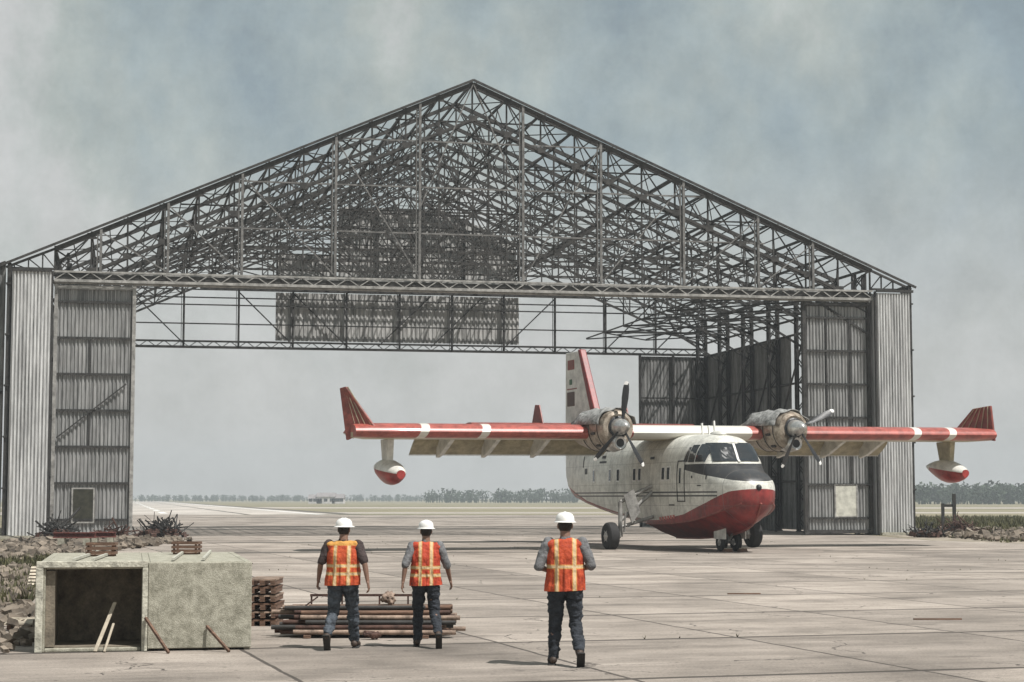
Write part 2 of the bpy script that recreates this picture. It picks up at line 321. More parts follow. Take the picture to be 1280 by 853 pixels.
# ------------------------------------------------------------------ hangar
HR = R(11.8); O = Vector((-23.5, 93.9, 0)); Fd = Vector((math.cos(HR), math.sin(HR), 0))
hg = empty('hangar', O + Fd * 22.3, HR)
tag(hg, 'huge bare steel lattice hangar with open gable, corrugated doors and no roof sheets', 'hangar')
W2, DEP, ZB, ZE, ZR = 22.3, 30.0, 13.4, 14.8, 24.4
RX = -.5
NODES = [RX + (i * (W2 + RX) / 12 if i < 0 else i * (W2 - RX) / 12) for i in range(-12, 13)]
def zo(x): return ZE + (ZR - ZE) * (1 - min(1.12, (x - RX) / (W2 - RX) if x > RX else (RX - x) / (W2 + RX)))
def zi(x): return max(ZB, zo(x) - 1.95)
def corr(x0, x1, z0, z1, y, pitch=.17, amp=.045, top=None, axis='x', thick=.02):
    """corrugated sheet in the plane y (or x when axis='y')"""
    mb = MB(); n = max(2, int(round((x1 - x0) / pitch))); p = (x1 - x0) / n; pts = []
    for i in range(n):
        b = x0 + i * p; pts += [(b, 0), (b + p * .30, 0), (b + p * .5, amp), (b + p * .8, amp)]
    pts.append((x1, 0)); lo = []; hi = []
    for x, d in pts:
        zt = top(x) if top else z1
        a = (x, y - d) if axis == 'x' else (y - d, x)
        lo.append((a[0], a[1], z0)); hi.append((a[0], a[1], zt))
    k = len(pts); mb.add(lo + hi, [(i, i + 1, k + i + 1, k + i) for i in range(k - 1)])
    return mb
def solid(o, t=.012):
    s = o.modifiers.new('thickness', 'SOLIDIFY'); s.thickness = t; s.offset = 0; return o
def truss(y, front=False, back=False):
    mb = MB(); cw = .17; zb = ZB if front else (16.35 if back else 15.9)
    zin = zi if front else (lambda x: max(12.95, zo(x) - 2.0))
    for y0 in ((y - .22, y + .22) if front else (y,)):
        for a, b in zip(NODES[:-1], NODES[1:]):
            mb.bar((a, y0, zo(a)), (b, y0, zo(b)), cw, .2); mb.bar((a, y0, zin(a)), (b, y0, zin(b)), .14)
        if front: mb.bar((-W2, y0, ZB), (W2, y0, ZB), .17, .2)
    for i, x in enumerate(NODES): mb.bar((x, y, zin(x)), (x, y, zo(x)), .085)
    for a, b in zip(NODES[:-1], NODES[1:]):
        if a < 0: mb.bar((a, y, zo(a)), (b, y, zin(b)), .08)
        else: mb.bar((b, y, zo(b)), (a, y, zin(a)), .08)
        if front or back or y == 10:
            if a < 0: mb.bar((a, y + .1, zin(a)), (b, y + .1, zo(b)), .065)
            else: mb.bar((b, y + .1, zin(b)), (a, y + .1, zo(a)), .065)
    if front:
        for x in NODES[1:-1]:
            for zz in (zo(x) - .10, zin(x) + .06): mb.box(x - .22, y - .30, zz - .16, x + .22, y - .27, zz + .16)
    if not front:
        hw_ = max(x for x in NODES if zin(x) > zb); mb.bar((-hw_ - 1, y, zb), (hw_ + 1, y, zb), .10, .12)
    for k, x in enumerate(NODES):
        if k % 2 == 1 and 1 < k < 23 and zin(x) > zb + .5:
            zx = zin(x); mb.bar((x, y, zb), (x, y, zx), .075); s = 1 if x <= RX else -1; p = W2 / 12; x2 = NODES[k + 2 * s]
            if zin(x2) > zb and abs(x2) < W2: mb.bar((x2, y, zb), (x, y, zx), .07)
            x3 = NODES[k + s]; mb.bar((x3, y, zin(x3)), (x, y, zb + (zx - zb) * .5), .06)
            if zx > zb + 2:
                mb.bar((x, y, zb + (zx - zb) * .5), (x2, y, zb + (zx - zb) * .5), .06); mb.bar((x, y, zb + (zx - zb) * .5), (x2, y, zb), .055)
                mb.bar((x - p * 2, y, zb + (zx - zb) * .5), (x, y, zb + (zx - zb) * .75), .05)
    return mb
truss(0, front=True).build('front_truss', STEEL, hg)
for k in range(1, 7): truss(5.0 * k, back=(k == 6)).build('roof_truss', STEEL, hg)
# rake fascia of the front gable, running on over the door pockets
mb = MB()
for s in (-1, 1):
    mb.bar((RX, -.42, ZR + .18), (s * 24.9, -.42, zo(24.9) + .18), .10, .12)
    mb.bar((s * W2, -.2, ZE), (s * 24.7, -.2, zo(24.7)), .12); mb.bar((s * W2, -.2, ZB + .35), (s * 24.6, -.2, ZB + .35), .12)
    for q in (22.9, 23.6, 24.3): mb.bar((s * q, -.2, ZB + .3), (s * q, -.2, zo(q)), .07); mb.bar((s * q, -.2, zo(q)), (s * (q - .7), -.2, ZB + .3), .06)
mb.build('rake_beam', STEEL, hg)
# track beam over the doors: two flanges laced together
mb = MB()
for y in (-.35, .35):
    mb.bar((-W2, y, 13.16), (W2, y, 13.16), .12, .14); mb.bar((-W2, y, 13.62), (W2, y, 13.62), .1, .1)
    for i in range(74):
        a = -W2 + i * .6027; z = (13.2, 13.6)
        mb.bar((a, y, z[i % 2]), (a + .6027, y, z[1 - i % 2]), .05)
mb.box(-W2, -.08, 13.02, W2, .1, 13.1)
for i in range(11): mb.bar((-20 + i * 4, -.35, 13.62), (-18 + i * 4, .35, 13.62), .06)
mb.build('door_track_beam', STEELL, hg)
# gable posts and girts
POSTS = [-20, -16.6, -12.8, -7.9, -3.4, 2.25, 6.6, 11.3, 15.6, 18.8]
for x in POSTS:
    mb = MB(); mb.bar((x, -.3, 13.65), (x, -.3, zo(x) + .05), .13, .2); mb.bar((x - .17, -.26, 13.65), (x - .17, -.26, zo(x)), .07)
    mb.build('gable_post', STEELM, hg)
for j in range(7):
    z = 14.9 + j * 1.25; hw = W2 * (1 - (z - ZE) / (ZR - ZE)) if z > ZE else W2
    MB().bar((-min(hw, 16), -.22 if j % 2 else .3, z), (min(hw, 16), -.22 if j % 2 else .3, z), .075).build('gable_girt', STEELM if j % 2 else STEEL, hg)
mb = MB()
for a, b in zip(POSTS[:4], POSTS[1:5]): mb.bar((a, -.36, zo(a) - .1), (b, -.36, 13.7), .06)
for a, b in zip(POSTS[:-1:-1][:0] or POSTS[6:], POSTS[5:-1]): mb.bar((a, -.36, zo(a) - .1), (b, -.36, 13.7), .06)
mb.bar((RX, -.36, ZR), (-3.4, -.36, 17.5), .06); mb.bar((RX, -.36, ZR), (2.25, -.36, 17.8), .06)
mb.build('gable_brace', STEELM, hg)
# purlins
for x in NODES:
    MB().bar((x, 0, zo(x) + .12), (x, DEP, zo(x) + .12), .09, .14).build('purlin', STEEL, hg)
# roof-plane and lower bracing
mb = MB()
for k in range(6):
    y0, y1 = 5.0 * k, 5.0 * k + 5
    for i in range(0, len(NODES) - 1):
        a, b = NODES[i], NODES[i + 1]
        if k in (0, 2, 4) or i % 3 == 0:
            mb.bar((a, y0, zo(a) - .05), (b, y1, zo(b) - .05), .05); 
            if i % 2 == 0: mb.bar((b, y0, zo(b) - .05), (a, y1, zo(a) - .05), .05)
        if i % 3 == 1: mb.bar((a, y0, zi(a)), (a, y1, zi(a)), .06)
        if i % 3 == 1: mb.bar((a, y0, zi(a)), (a, (y0 + y1) / 2, zo(a)), .05); mb.bar((a, y1, zi(a)), (a, (y0 + y1) / 2, zo(a)), .05)
        mb.bar((a, y0, zo(a) - 1.9), (b, y1, zo(b) - 1.9), .04); mb.bar((b, y0, zo(b) - 1.9), (a, y1, zo(a) - 1.9), .04)
        if i % 2: mb.bar((a, y0, zo(a) - 1.9), (a, y1, zo(a) - 1.9), .05)
        mb.bar(((a + b) / 2, y0, (zo(a) + zo(b)) / 2), ((a + b) / 2, y1, (zo(a) + zo(b)) / 2), .05)
mb.build('roof_bracing', STEEL, hg)
for k in range(6):
    mb = MB(); y0, y1 = 5.0 * k, 5.0 * k + 5
    mb.bar((13.4, y0, ZB), (22.2, y0, ZB), .09)
    for a, b in ((13.4, 17.8), (17.8, 22.2)):
        mb.bar((a, y0, ZB - .05), (b, y1, ZB - .05), .08); mb.bar((b, y0, ZB - .05), (a, y1, ZB - .05), .08)
        mb.bar((a, y0, ZB), (a, y1, ZB), .08)
        mb.bar(((a + b) / 2, y0, ZB), ((a + b) / 2, y1, ZB + .3), .06)
    mb.bar((22.2, y0, 11.2), (18.5, y0, ZB), .12); mb.bar((22.2, y0, 12.4), (20.2, y0, ZB), .07)
    mb.bar((18.5, y0, ZB), (17.8, y0, zo(17.8) - 2), .08); mb.bar((13.4, y0, ZB), (13.4, y0, zo(13.4) - 2), .08)
    mb.build('ceiling_bracing', STEELD, hg)
# side columns (laced)
def column(x, y):
    mb = MB(); h = ZE - .1; d = .3
    for dx in (-d, d):
        for dy in (-.2, .2): mb.bar((x + dx, y + dy, 0), (x + dx, y + dy, h), .12)
    for i in range(18):
        z = i * h / 18; s = 1 if i % 2 else -1
        for dy in (-.2, .2): mb.bar((x - d * s, y + dy, z), (x + d * s, y + dy, z + h / 18), .06)
        mb.bar((x - d, y - .2 * s, z), (x - d, y + .2 * s, z + h / 18), .05)
    mb.box(x - .4, y - .3, 0, x + .4, y + .3, .06)
    mb.build('side_column', STEELD, hg)
for k in range(0, 7):
    for s in (-1, 1): column(s * (W2 - .35), 5.0 * k + (0 if k else .75))
# side cladding and girts
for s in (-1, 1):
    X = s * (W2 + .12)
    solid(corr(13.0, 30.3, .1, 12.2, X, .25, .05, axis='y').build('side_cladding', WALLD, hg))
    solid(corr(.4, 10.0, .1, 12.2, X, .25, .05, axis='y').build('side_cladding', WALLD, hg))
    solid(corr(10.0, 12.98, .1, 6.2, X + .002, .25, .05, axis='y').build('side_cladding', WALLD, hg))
    mb = MB()
    for z in (3.1, 6.2, 9.2, 12.25, 13.2): mb.bar((X - s * .10, .4, z), (X - s * .10, 30.2, z), .12)
    for k in range(1, 6): mb.bar((X - s * .22, 5.0 * k, 12.2), (X - s * .22, 5.0 * k + 5, 6.2), .09)
    mb.build('wall_rail', STEELD, hg)
# back frame
mb = MB()
for y in (30.15, 30.5):
    mb.bar((-W2, y, 12.35), (W2, y, 12.35), .12, .14); mb.bar((-W2, y, 12.75), (W2, y, 12.75), .09, .1)
for i in range(80):
    a = -W2 + i * .5575; mb.bar((a, 30.15, (12.35, 12.75)[i % 2]), (a + .5575, 30.15, (12.75, 12.35)[i % 2]), .05)
for z in (13.95, 15.25, 15.75, 16.3): mb.bar((-W2, 30.2, z), (W2, 30.2, z), .085)
mb.build('back_header_beam', STEELD, hg)
for i in range(13):
    x = -W2 + i * W2 / 6
    MB().bar((x, 30.28, 12.35), (x, 30.28, 16.35), .14).bar((x - .16, 30.28, 12.35), (x - .16, 30.28, 16.3), .04).build('back_post', STEELD, hg)
PW = W2 / 6
for i in (0, 1, 3, 4): MB().bar((-W2 + i * PW, 30.36, 16.2), (-W2 + (i + 1) * PW, 30.36, 12.6), .08).build('back_brace', STEELD, hg)
for i in (5.6, 6.6, 8, 10, 11): MB().bar((-W2 + i * PW, 30.36, 12.6), (-W2 + (i + 1) * PW, 30.36, 16.2), .08).build('back_brace', STEELD, hg)
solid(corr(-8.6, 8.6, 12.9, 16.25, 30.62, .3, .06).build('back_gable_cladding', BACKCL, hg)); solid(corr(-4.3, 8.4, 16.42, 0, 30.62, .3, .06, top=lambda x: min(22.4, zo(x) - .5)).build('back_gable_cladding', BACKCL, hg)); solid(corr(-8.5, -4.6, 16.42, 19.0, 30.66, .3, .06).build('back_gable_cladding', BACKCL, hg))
mb = MB()
for j in range(6): 
    z = 17.4 + j * 1.15; hw = min(W2 * (1 - (z - ZE) / (ZR - ZE)), 8.6); mb.bar((-hw, 30.4, z), (hw, 30.4, z), .09)
for x in (-4.6, -1.6, 1.6, 4.6, 8.55, -8.55): mb.bar((x, 30.45, 16.3), (x, 30.45, zo(x) - .2), .12)
mb.build('back_gable_frame', STEELD, hg)
for a, b in ((17.35, 22.3), (-22.3, -19.2)):
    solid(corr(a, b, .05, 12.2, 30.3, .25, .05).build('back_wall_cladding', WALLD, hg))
    mb = MB()
    for z in (3.1, 6.2, 9.2): mb.bar((a, 30.1, z), (b, 30.1, z), .1)
    for x in (a, (a + b) / 2, b): mb.bar((x, 30.08, 0), (x, 30.08, 12.3), .16)
    mb.build('back_wall_frame', STEELD, hg)
# front sliding doors
def door(x0, x1, hole, right):
    s = 1 if right else -1
    solid(corr(x0, x1, .12, 12.98, .06, .19, .065).build('hangar_door', DOORM, hg))
    d = hg.children[-1] if False else [o for o in hg.children if o.name.startswith('hangar_door')][-1]
    mb = MB()
    for x in (x0 + .06, x1 - .06): mb.box(x - .09, -.14, .04, x + .09, .16, 13.0)
    for z in (12.85, .2): mb.box(x0 + .15, -.12, z - .1, x1 - .15, .15, z + .1)
    mb.build('door_frame', STEELL if not right else STEEL, d)
    for i in range(7):
        z = 12.1 - i * 1.86; MB().box(x0 + .15, -.10, z - .06, x1 - .15, -.005, z + .06).build('door_rail', STEELD, d)
    mb = MB()
    for i in range(6):
        z1, z0 = 12.1 - i * 1.86 - .06, 12.1 - (i + 1) * 1.86 + .06
        for q in ((.35, .70) if right else ((.45,) if i % 2 else ())):
            if not (hole[1] < z1 and hole[3] > z0): mb.box(x0 + (x1 - x0) * q - .045, -.08, z0, x0 + (x1 - x0) * q + .045, -.006, z1)
    if not right:
        mb.bar((x0 + .2, -.12, 5.1), (x1 - .4, -.12, 7.9), .07)
    if mb.v: mb.build('door_stile', STEELD, d)
    a, z0, b, z1 = hole
    MB().box(a, -.085, z0, b, .05, z1).build('wicket_panel', CREAMP if right else DARKHOLE, d)
    mb = MB(); mb.box(a - .08, -.10, z0 - .08, a, .02, z1 + .08).box(b, -.10, z0 - .08, b + .08, .02, z1 + .08).box(a, -.10, z1, b, .02, z1 + .08).box(a, -.10, z0 - .08, b, .02, z0)
    mb.build('wicket_frame', STEELL, d)
    return d
dl = door(-22.25, -18.2, (-21.15, .85, -20.15, 2.5), False)
dr = door(18.25, 22.2, (20.05, 1.05, 21.25, 2.75), True)
dl['label'] = 'grey corrugated sliding door with a dark wicket opening low down, left side'
dr['label'] = 'grey corrugated sliding door with a pale square patch low down, right side'
# bright door pockets either side
def boxcorr(name, x0, x1, y0, y1, z1, m, pitch=.17, parent=hg):
    mb = corr(x0, x1, .02, z1, y0, pitch, .11)
    for X in (x0, x1): mb.add([(X, y0, .02), (X, y1, .02), (X, y1, z1), (X, y0, z1)], [(0, 1, 2, 3)])
    mb.add([(x0, y0, z1), (x1, y0, z1), (x1, y1, z1), (x0, y1, z1)], [(0, 1, 2, 3)])
    mb.add([(x0, y1, .02), (x1, y1, .02), (x1, y1, z1), (x0, y1, z1)], [(0, 1, 2, 3)])
    return solid(mb.build(name, m, parent))
boxcorr('door_pocket', -24.35, -22.42, -.55, .9, 13.55, GALV); boxcorr('door_pocket', 22.42, 24.4, -.55, .9, 13.5, GALV)
for s in (-1, 1):
    mb = MB(); mb.box(min(s * 22.32, s * 22.42), -.62, 0, max(s * 22.32, s * 22.42), -.45, 13.6)
    mb.box(min(s * 24.43, s * 24.62), -.4, 0, max(s * 24.43, s * 24.62), .7, 14.0)
    mb.bar((s * 22.4, -.66, 13.62), (s * 24.6, -.66, 13.62), .14)
    for k in range(5): mb.box(s * 24.55 - .12, -.5, 2.5 + k * 2.6, s * 24.55 + .12, .75, 2.58 + k * 2.6)
    mb.build('corner_trim', STEELD, hg)
solid(corr(-31.5, -24.75, 0, 14.2, .55, .25, .05, top=lambda x: 14.05 - (abs(x) - 24.7) * .42).build('side_annex_wall', WALLD, hg))
mb = MB(); mb.box(-31.4, .30, 7.35, -24.8, .48, 7.5); mb.bar((-31.4, .4, 11.3), (-24.75, .4, 14.1), .18); mb.build('annex_rail', STEELD, hg)
# low plinth in the pocket feet
MB().box(-24.7, -.9, 0, -22.3, -.6, .16).build('foot_kerb', CONC, hg); MB().box(22.4, -.95, 0, 24.7, -.62, .16).build('foot_kerb', CONC, hg)

# steel gate frames leaning inside the right wall
hx = hg.matrix_basis
def HP(x, y, z=0): return hx @ Vector((x, y, z))
for i, (x, y, lab) in enumerate(((18.3, 12.5, 'dark steel gate panel with pale cross rail standing just behind the aircraft nose'), (19.9, 11.4, 'dark steel gate panel nearest the open edge of the right hangar door'))):
    g = empty('gate_panel', HP(x, y), HR + R(4))
    tag(g, lab, 'gate panel', 'gate panels inside the hangar')
    solid(corr(-.75, .75, .1, 3.3, 0, .2, .04).build('sheet', WALLD, g))
    mb = MB(); mb.box(-.85, -.1, 0, -.75, .1, 3.4).box(.75, -.1, 0, .85, .1, 3.4).box(-.75, -.1, 3.3, .75, .1, 3.4); mb.build('frame', STEELD, g)
    MB().box(-.75, -.14, 2.0, .75, -.06, 2.09).build('cross_rail', STEELL, g)

# ------------------------------------------------------------------ aircraft (nose towards -Y, its right wing towards -X)
YAW = R(19.4)
ac = empty('flying_boat', (6.8, 75, 0), YAW, ry=R(-.35))
tag(ac, 'red and white twin propeller firefighting flying boat parked in front of the hangar', 'aircraft')
ST = [ # u forward, keel z, chine z, top z, half width, roundness
 (7.12, 1.85, 2.05, 2.30, .10), (7.05, 1.60, 1.95, 2.54, .38), (6.9, 1.34, 1.85, 2.76, .66), (6.6, 1.08, 1.72, 2.96, .92), (6.1, .90, 1.58, 3.14, 1.10), (5.6, .78, 1.45, 3.30, 1.22),
 (5.35, .74, 1.40, 3.48, 1.26), (5.05, .69, 1.34, 3.95, 1.29), (4.8, .66, 1.30, 4.25, 1.31), (4.4, .61, 1.24, 4.42, 1.33), (3.6, .54, 1.15, 4.52, 1.34), (2.0, .47, 1.05, 4.55, 1.35), (0.6, .45, 1.02, 4.56, 1.35), (-.4, .45, 1.02, 4.56, 1.35),
 (-.45, .72, 1.20, 4.56, 1.35), (-2.0, .86, 1.30, 4.55, 1.33), (-4.0, 1.04, 1.45, 4.5, 1.27), (-6.0, 1.24, 1.62, 4.48, 1.12), (-8.0, 1.48, 1.86, 4.5, .90), (-10.0, 1.78, 2.2, 4.55, .62), (-11.6, 2.1, 2.6, 4.6, .36), (-12.4, 2.7, 3.1, 4.5, .14)]
def stat(u):
    if u >= ST[0][0]: return ST[0][1:]
    for a, b in zip(ST[:-1], ST[1:]):
        if a[0] >= u >= b[0]:
            t = (a[0] - u) / (a[0] - b[0]) if a[0] != b[0] else 0
            return tuple(a[i] + (b[i] - a[i]) * t for i in range(1, 5))
    return ST[-1][1:]
PW_ = 2.7
def sect(u, n=18):
    zk, zc, zt, hw = stat(u); pts = [(0, zk), (hw * .45, zk + (zc - zk) * .40), (hw * .93, zc)]
    zm = zc + (zt - zc) * .42
    for i in range(1, n + 1):
        a = math.pi / 2 * i / n
        if i <= n // 3: # flat side rising from the chine
            t = i / (n // 3); pts.append((hw * (.93 + .07 * math.sin(t * math.pi / 2)), zc + (zm - zc) * t))
        else:
            t = (i - n // 3) / (n - n // 3) * math.pi / 2
            pts.append((hw * max(0, math.cos(t)) ** (2 / PW_), zm + (zt - zm) * max(0, math.sin(t)) ** (2 / PW_)))
    return pts
def hw_at(u, z):
    p = sect(u, 36)
    best = 0
    for (a, za), (b, zb) in zip(p[:-1], p[1:]):
        if min(za, zb) - 1e-6 <= z <= max(za, zb) + 1e-6 and abs(zb - za) > 1e-6:
            best = max(best, a + (b - a) * (z - za) / (zb - za))
    return best
def u_at(v, z):
    u = 7.3
    while u > 2.5:
        zk, zc, zt, hw = stat(u)
        if zk <= z <= zt and hw_at(u, z) >= abs(v): return u
        u -= .01
    return u
us = sorted(set([s[0] for s in ST] + [6.97, 6.8, 6.35, 5.85, 5.2, 4.6, 4.0, 2.8, 1.3, -1.2, -3, -5, -7, -9, -10.8, -12]), reverse=True)
mb = MB(); rings = []
for u in us:
    h = sect(u); ring = [(x, -u, z) for x, z in h] + [(-x, -u, z) for x, z in h[-2:0:-1]]
    rings.append(ring)
mb.loft(rings)
def hull_mat():
    m = mat('hull_paint', (.64, .63, .57), .4, 0, .3, 2.0, bump=.06, coat=.15, grain=.35, bscale=18)
    t = m.node_tree; n = t.nodes; l = t.links; p = n['Principled BSDF']; src = p.inputs['Base Color'].links[0].from_socket
    tc = n.new('ShaderNodeTexCoord'); s = n.new('ShaderNodeSeparateXYZ'); l.new(tc.outputs['Object'], s.inputs[0])
    def mth(op, a, b=None, c=None):
        q = n.new('ShaderNodeMath'); q.operation = op
        for i, v in enumerate((a, b, c)):
            if v is None: continue
            if isinstance(v, (int, float)): q.inputs[i].default_value = v
            else: l.new(v, q.inputs[i])
        return q.outputs[0]
    mr = n.new('ShaderNodeMapRange'); mr.inputs['From Min'].default_value = -12.5; mr.inputs['From Max'].default_value = 7.5
    l.new(mth('MULTIPLY', s.outputs['Y'], -1.0), mr.inputs['Value'])
    fc = n.new('ShaderNodeFloatCurve'); cv = fc.mapping.curves[0]; pts = [(-12.5, 2.75), (-8, 1.93), (-4, 1.5), (-1.2, 1.22), (-.5, 1.16), (1, 1.18), (3.2, 1.42), (5.2, 1.88), (6.5, 2.28), (7.4, 2.42)]
    while len(cv.points) < len(pts): cv.points.new(.5, .5)
    for q, (u, z) in zip(cv.points, pts): q.location = ((u + 12.5) / 20, z / 4); q.handle_type = 'VECTOR'
    fc.mapping.update(); l.new(mr.outputs[0], fc.inputs['Value'])
    zb = mth('MULTIPLY', fc.outputs[0], 4.0); red = mth('LESS_THAN', s.outputs['Z'], zb)
    def mixc(f, a, c):
        x = n.new('ShaderNodeMix'); x.data_type = 'RGBA'; l.new(f, x.inputs['Factor']); l.new(a, x.inputs['A'])
        if isinstance(c, tuple): x.inputs['B'].default_value = (*c, 1)
        else: l.new(c, x.inputs['B'])
        return x.outputs['Result']
    rn = n.new('ShaderNodeValToRGB'); rn.color_ramp.elements[0].color = (.11, .014, .015, 1); rn.color_ramp.elements[1].color = (.27, .034, .030, 1); rn.color_ramp.elements[0].position = .35; rn.color_ramp.elements[1].position = .62
    l.new([k for k in n if k.type == 'TEX_NOISE'][0].outputs['Fac'], rn.inputs[0])
    out = mixc(red, src, rn.outputs[0])
    # twin cheat lines along the hull
    for z0 in (2.13, 2.27):
        ln = mth('LESS_THAN', mth('ABSOLUTE', mth('SUBTRACT', s.outputs['Z'], z0)), .03)
        ln = mth('MULTIPLY', ln, mth('GREATER_THAN', s.outputs['Y'], -5.9)); ln = mth('MULTIPLY', ln, mth('LESS_THAN', s.outputs['Y'], 10.9))
        out = mixc(ln, out, (.05, .05, .05))
    # anti-glare panel: black from below the windscreen round the nose top
    gl = mth('MULTIPLY', mth('LESS_THAN', s.outputs['Y'], -3.35), mth('LESS_THAN', s.outputs['Z'], 3.34))
    lim = mth('ADD', 3.14, mth('MULTIPLY', mth('ADD', s.outputs['Y'], 3.35), .135))
    gl = mth('MULTIPLY', gl, mth('GREATER_THAN', s.outputs['Z'], lim))
    out = mixc(gl, out, (.03, .03, .032))
    sn = n.new('ShaderNodeTexNoise'); sm = n.new('ShaderNodeMapping'); sm.inputs['Scale'].default_value = (3, 3, .35); l.new(tc.outputs['Object'], sm.inputs[0]); l.new(sm.outputs[0], sn.inputs[0]); sn.inputs['Scale'].default_value = 1.6; sn.inputs['Detail'].default_value = 8; sn.inputs['Roughness'].default_value = .75
    sr = n.new('ShaderNodeMapRange'); sr.inputs['From Min'].default_value = .52; sr.inputs['From Max'].default_value = .75; sr.inputs['To Max'].default_value = .55; l.new(sn.outputs['Fac'], sr.inputs['Value'])
    out = mixc(sr.outputs[0], out, (.13, .11, .085))
    for z0 in (1.75, 2.6, 3.45, 4.0):
        ln = mth('MULTIPLY', mth('LESS_THAN', mth('ABSOLUTE', mth('SUBTRACT', s.outputs['Z'], z0)), .011), .4); out = mixc(ln, out, (.12, .11, .10))
    # panel seams
    for y0 in (-6.2, -5.0, -3.9, -2.7, -1.9, -1.1, -.1, .9, 1.8, 2.6, 3.5, 4.4, 5.3, 6.3, 7.2, 8.1, 9.3):
        ln = mth('LESS_THAN', mth('ABSOLUTE', mth('SUBTRACT', s.outputs['Y'], y0)), .014); ln = mth('MULTIPLY', ln, .55)
        out = mixc(ln, out, (.15, .14, .13))
    l.new(out, p.inputs['Base Color']); return m
hull = mb.build('fuselage', hull_mat(), ac, smooth=True, fixn=True)
def patch_side(side, u0, u1, z0, z1, off=.02, nu=5, nz=6, taper=0, thick=.03):
    vs = []; fs = []
    for j in range(nz + 1):
        for i in range(nu + 1):
            z = z0 + (z1 - z0) * j / nz; a = u0 + taper * j / nz; u = a + (u1 - a) * i / nu
            vs.append((-side * (hw_at(u, z) + off), -u, z))
    for j in range(nz):
        for i in range(nu):
            a = j * (nu + 1) + i; fs.append((a, a + 1, a + nu + 2, a + nu + 1))
    return MB().add(vs, fs)
def patch_front(v0, v1, z0, z1, off=.025, nu=8, nz=6, taper=0.0):
    vs = []; fs = []
    for j in range(nz + 1):
        for i in range(nu + 1):
            z = z0 + (z1 - z0) * j / nz; k = 1 - taper * j / nz; v = (v0 + (v1 - v0) * i / nu) * k
            vs.append((-v, -(u_at(v, z) + off), z + off * .5))
    for j in range(nz):
        for i in range(nu):
            a = j * (nu + 1) + i; fs.append((a, a + 1, a + nu + 2, a + nu + 1))
    return MB().add(vs, fs)
def thick(o, t=.025):
    s = o.modifiers.new('thickness', 'SOLIDIFY'); s.thickness = t; s.offset = 0; return o
for s in (1, -1):
    # windscreen and side windows on a pale frame
    thick(patch_side(s, 3.24, 5.0, 3.34, 4.16, .006, 14, 8).build('window_surround', WHITEP, ac), .012)
    wf = thick(patch_front(s * .06, s * .98, 3.42, 4.12, .035, 10, 8, .06).build('windscreen', GLASSD, ac))
    thick(patch_side(s, 4.32, 4.98, 3.42, 4.10, .02, 6, 8).build('cockpit_window', GLASSD, ac))
    thick(patch_side(s, 3.72, 4.22, 3.42, 4.08, .02, 4, 8).build('cockpit_window', GLASSD, ac))
    thick(patch_side(s, 3.30, 3.64, 3.44, 4.0, .02, 4, 8, taper=.2).build('cockpit_window', GLASSD, ac))
    # cabin windows
    for u in (1.95, 1.45, -.9, -1.45, -3.3, -4.3, -6.6):
        f = thick(patch_side(s, u - .17, u + .17, 2.72, 3.3, .006, 4, 6).build('cabin_window', WHITE2, ac), .02)
        thick(patch_side(s, u - .11, u + .11, 2.78, 3.24, .02, 4, 6).build('pane', GLASSD, f), .02)
    # crew door outline
    mb = MB()
    for (u0, u1, z0, z1) in ((2.75, 2.79, 1.9, 3.5), (3.41, 3.45, 1.9, 3.5), (2.75, 3.45, 3.46, 3.5), (2.75, 3.45, 1.9, 1.94)):
        q = patch_side(s, u0, u1, z0, z1, .014, 4, 8); mb.add(q.v, q.f)
    d = thick(mb.build('crew_door', STEELD, ac), .014)
    thick(patch_side(s, 2.98, 3.08, 2.62, 3.2, .02, 2, 4).build('door_window', GLASSD, d), .02)
    # spray rail along the chine
    mb = MB(); pr = None
    for i in range(32):
        u = 6.9 - i * .235; zk, zc, zt, hw = stat(u); q = (-s * (hw * .94 + .02), -u, zc)
        if pr: mb.bar(pr, q, .07, .05)
        pr = q
    mb.build('spray_rail', REDD, ac)
    # illegible pale lettering on the red bilge
    mb = MB()
    for i in range(6):
        q = patch_side(s, .9 + i * .26, .9 + i * .26 + .17, 1.15 + .02 * i, 1.29 + .02 * i, .012, 2, 2); mb.add(q.v, q.f)
    thick(mb.build('faded_lettering', mat('pink_lettering', (.50, .16, .14), .5), ac), .008)
    for (u, z, a, b) in ((-5.4, 3.75, .5, .12), (-5.4, 3.55, .9, .08), (-7.9, 3.1, .35, .25), (-8.4, 3.4, .12, .5), (.2, 3.6, .4, .1), (5.2, 2.75, .06, .16), (4.7, 2.5, .3, .04), (4.1, 2.8, .1, .1), (2.2, 1.75, .5, .05)):
        thick(patch_side(s, u - a / 2, u + a / 2, z, z + b, .012, 2, 2).build('hull_stencil', BLACKP, ac), .008)
thick(patch_front(-.045, .045, 3.38, 4.18, .05, 2, 8).build('windscreen_post', WHITEP, ac), .03)
# wipers / nose fittings / antennas
MB().sphere((0, -7.06, 2.42), (.12, .12, .12)).build('mooring_bollard', BLACKP, ac, smooth=True)
for (y, h) in ((-3.2, .55), (-2.7, .38), (-2.1, .5)):
    MB().bar((.1, y, 4.5), (.1, y + .06, 4.5 + h), .05, .09).build('antenna', WHITE2, ac)
mb = MB(); mb.sphere((0, -3.7, 4.5), (.28, .5, .16)); mb.build('roof_hatch', WHITEP, ac, smooth=True)
# keel strip
mb = MB(); pr = None
for i in range(30):
    u = 7.25 - i * .26; zk = stat(u)[0]; q = (0, -u, zk - .01)
    if pr: mb.bar(pr, q, .06, .08)
    pr = q
mb.build('keel_strip', REDD, ac)

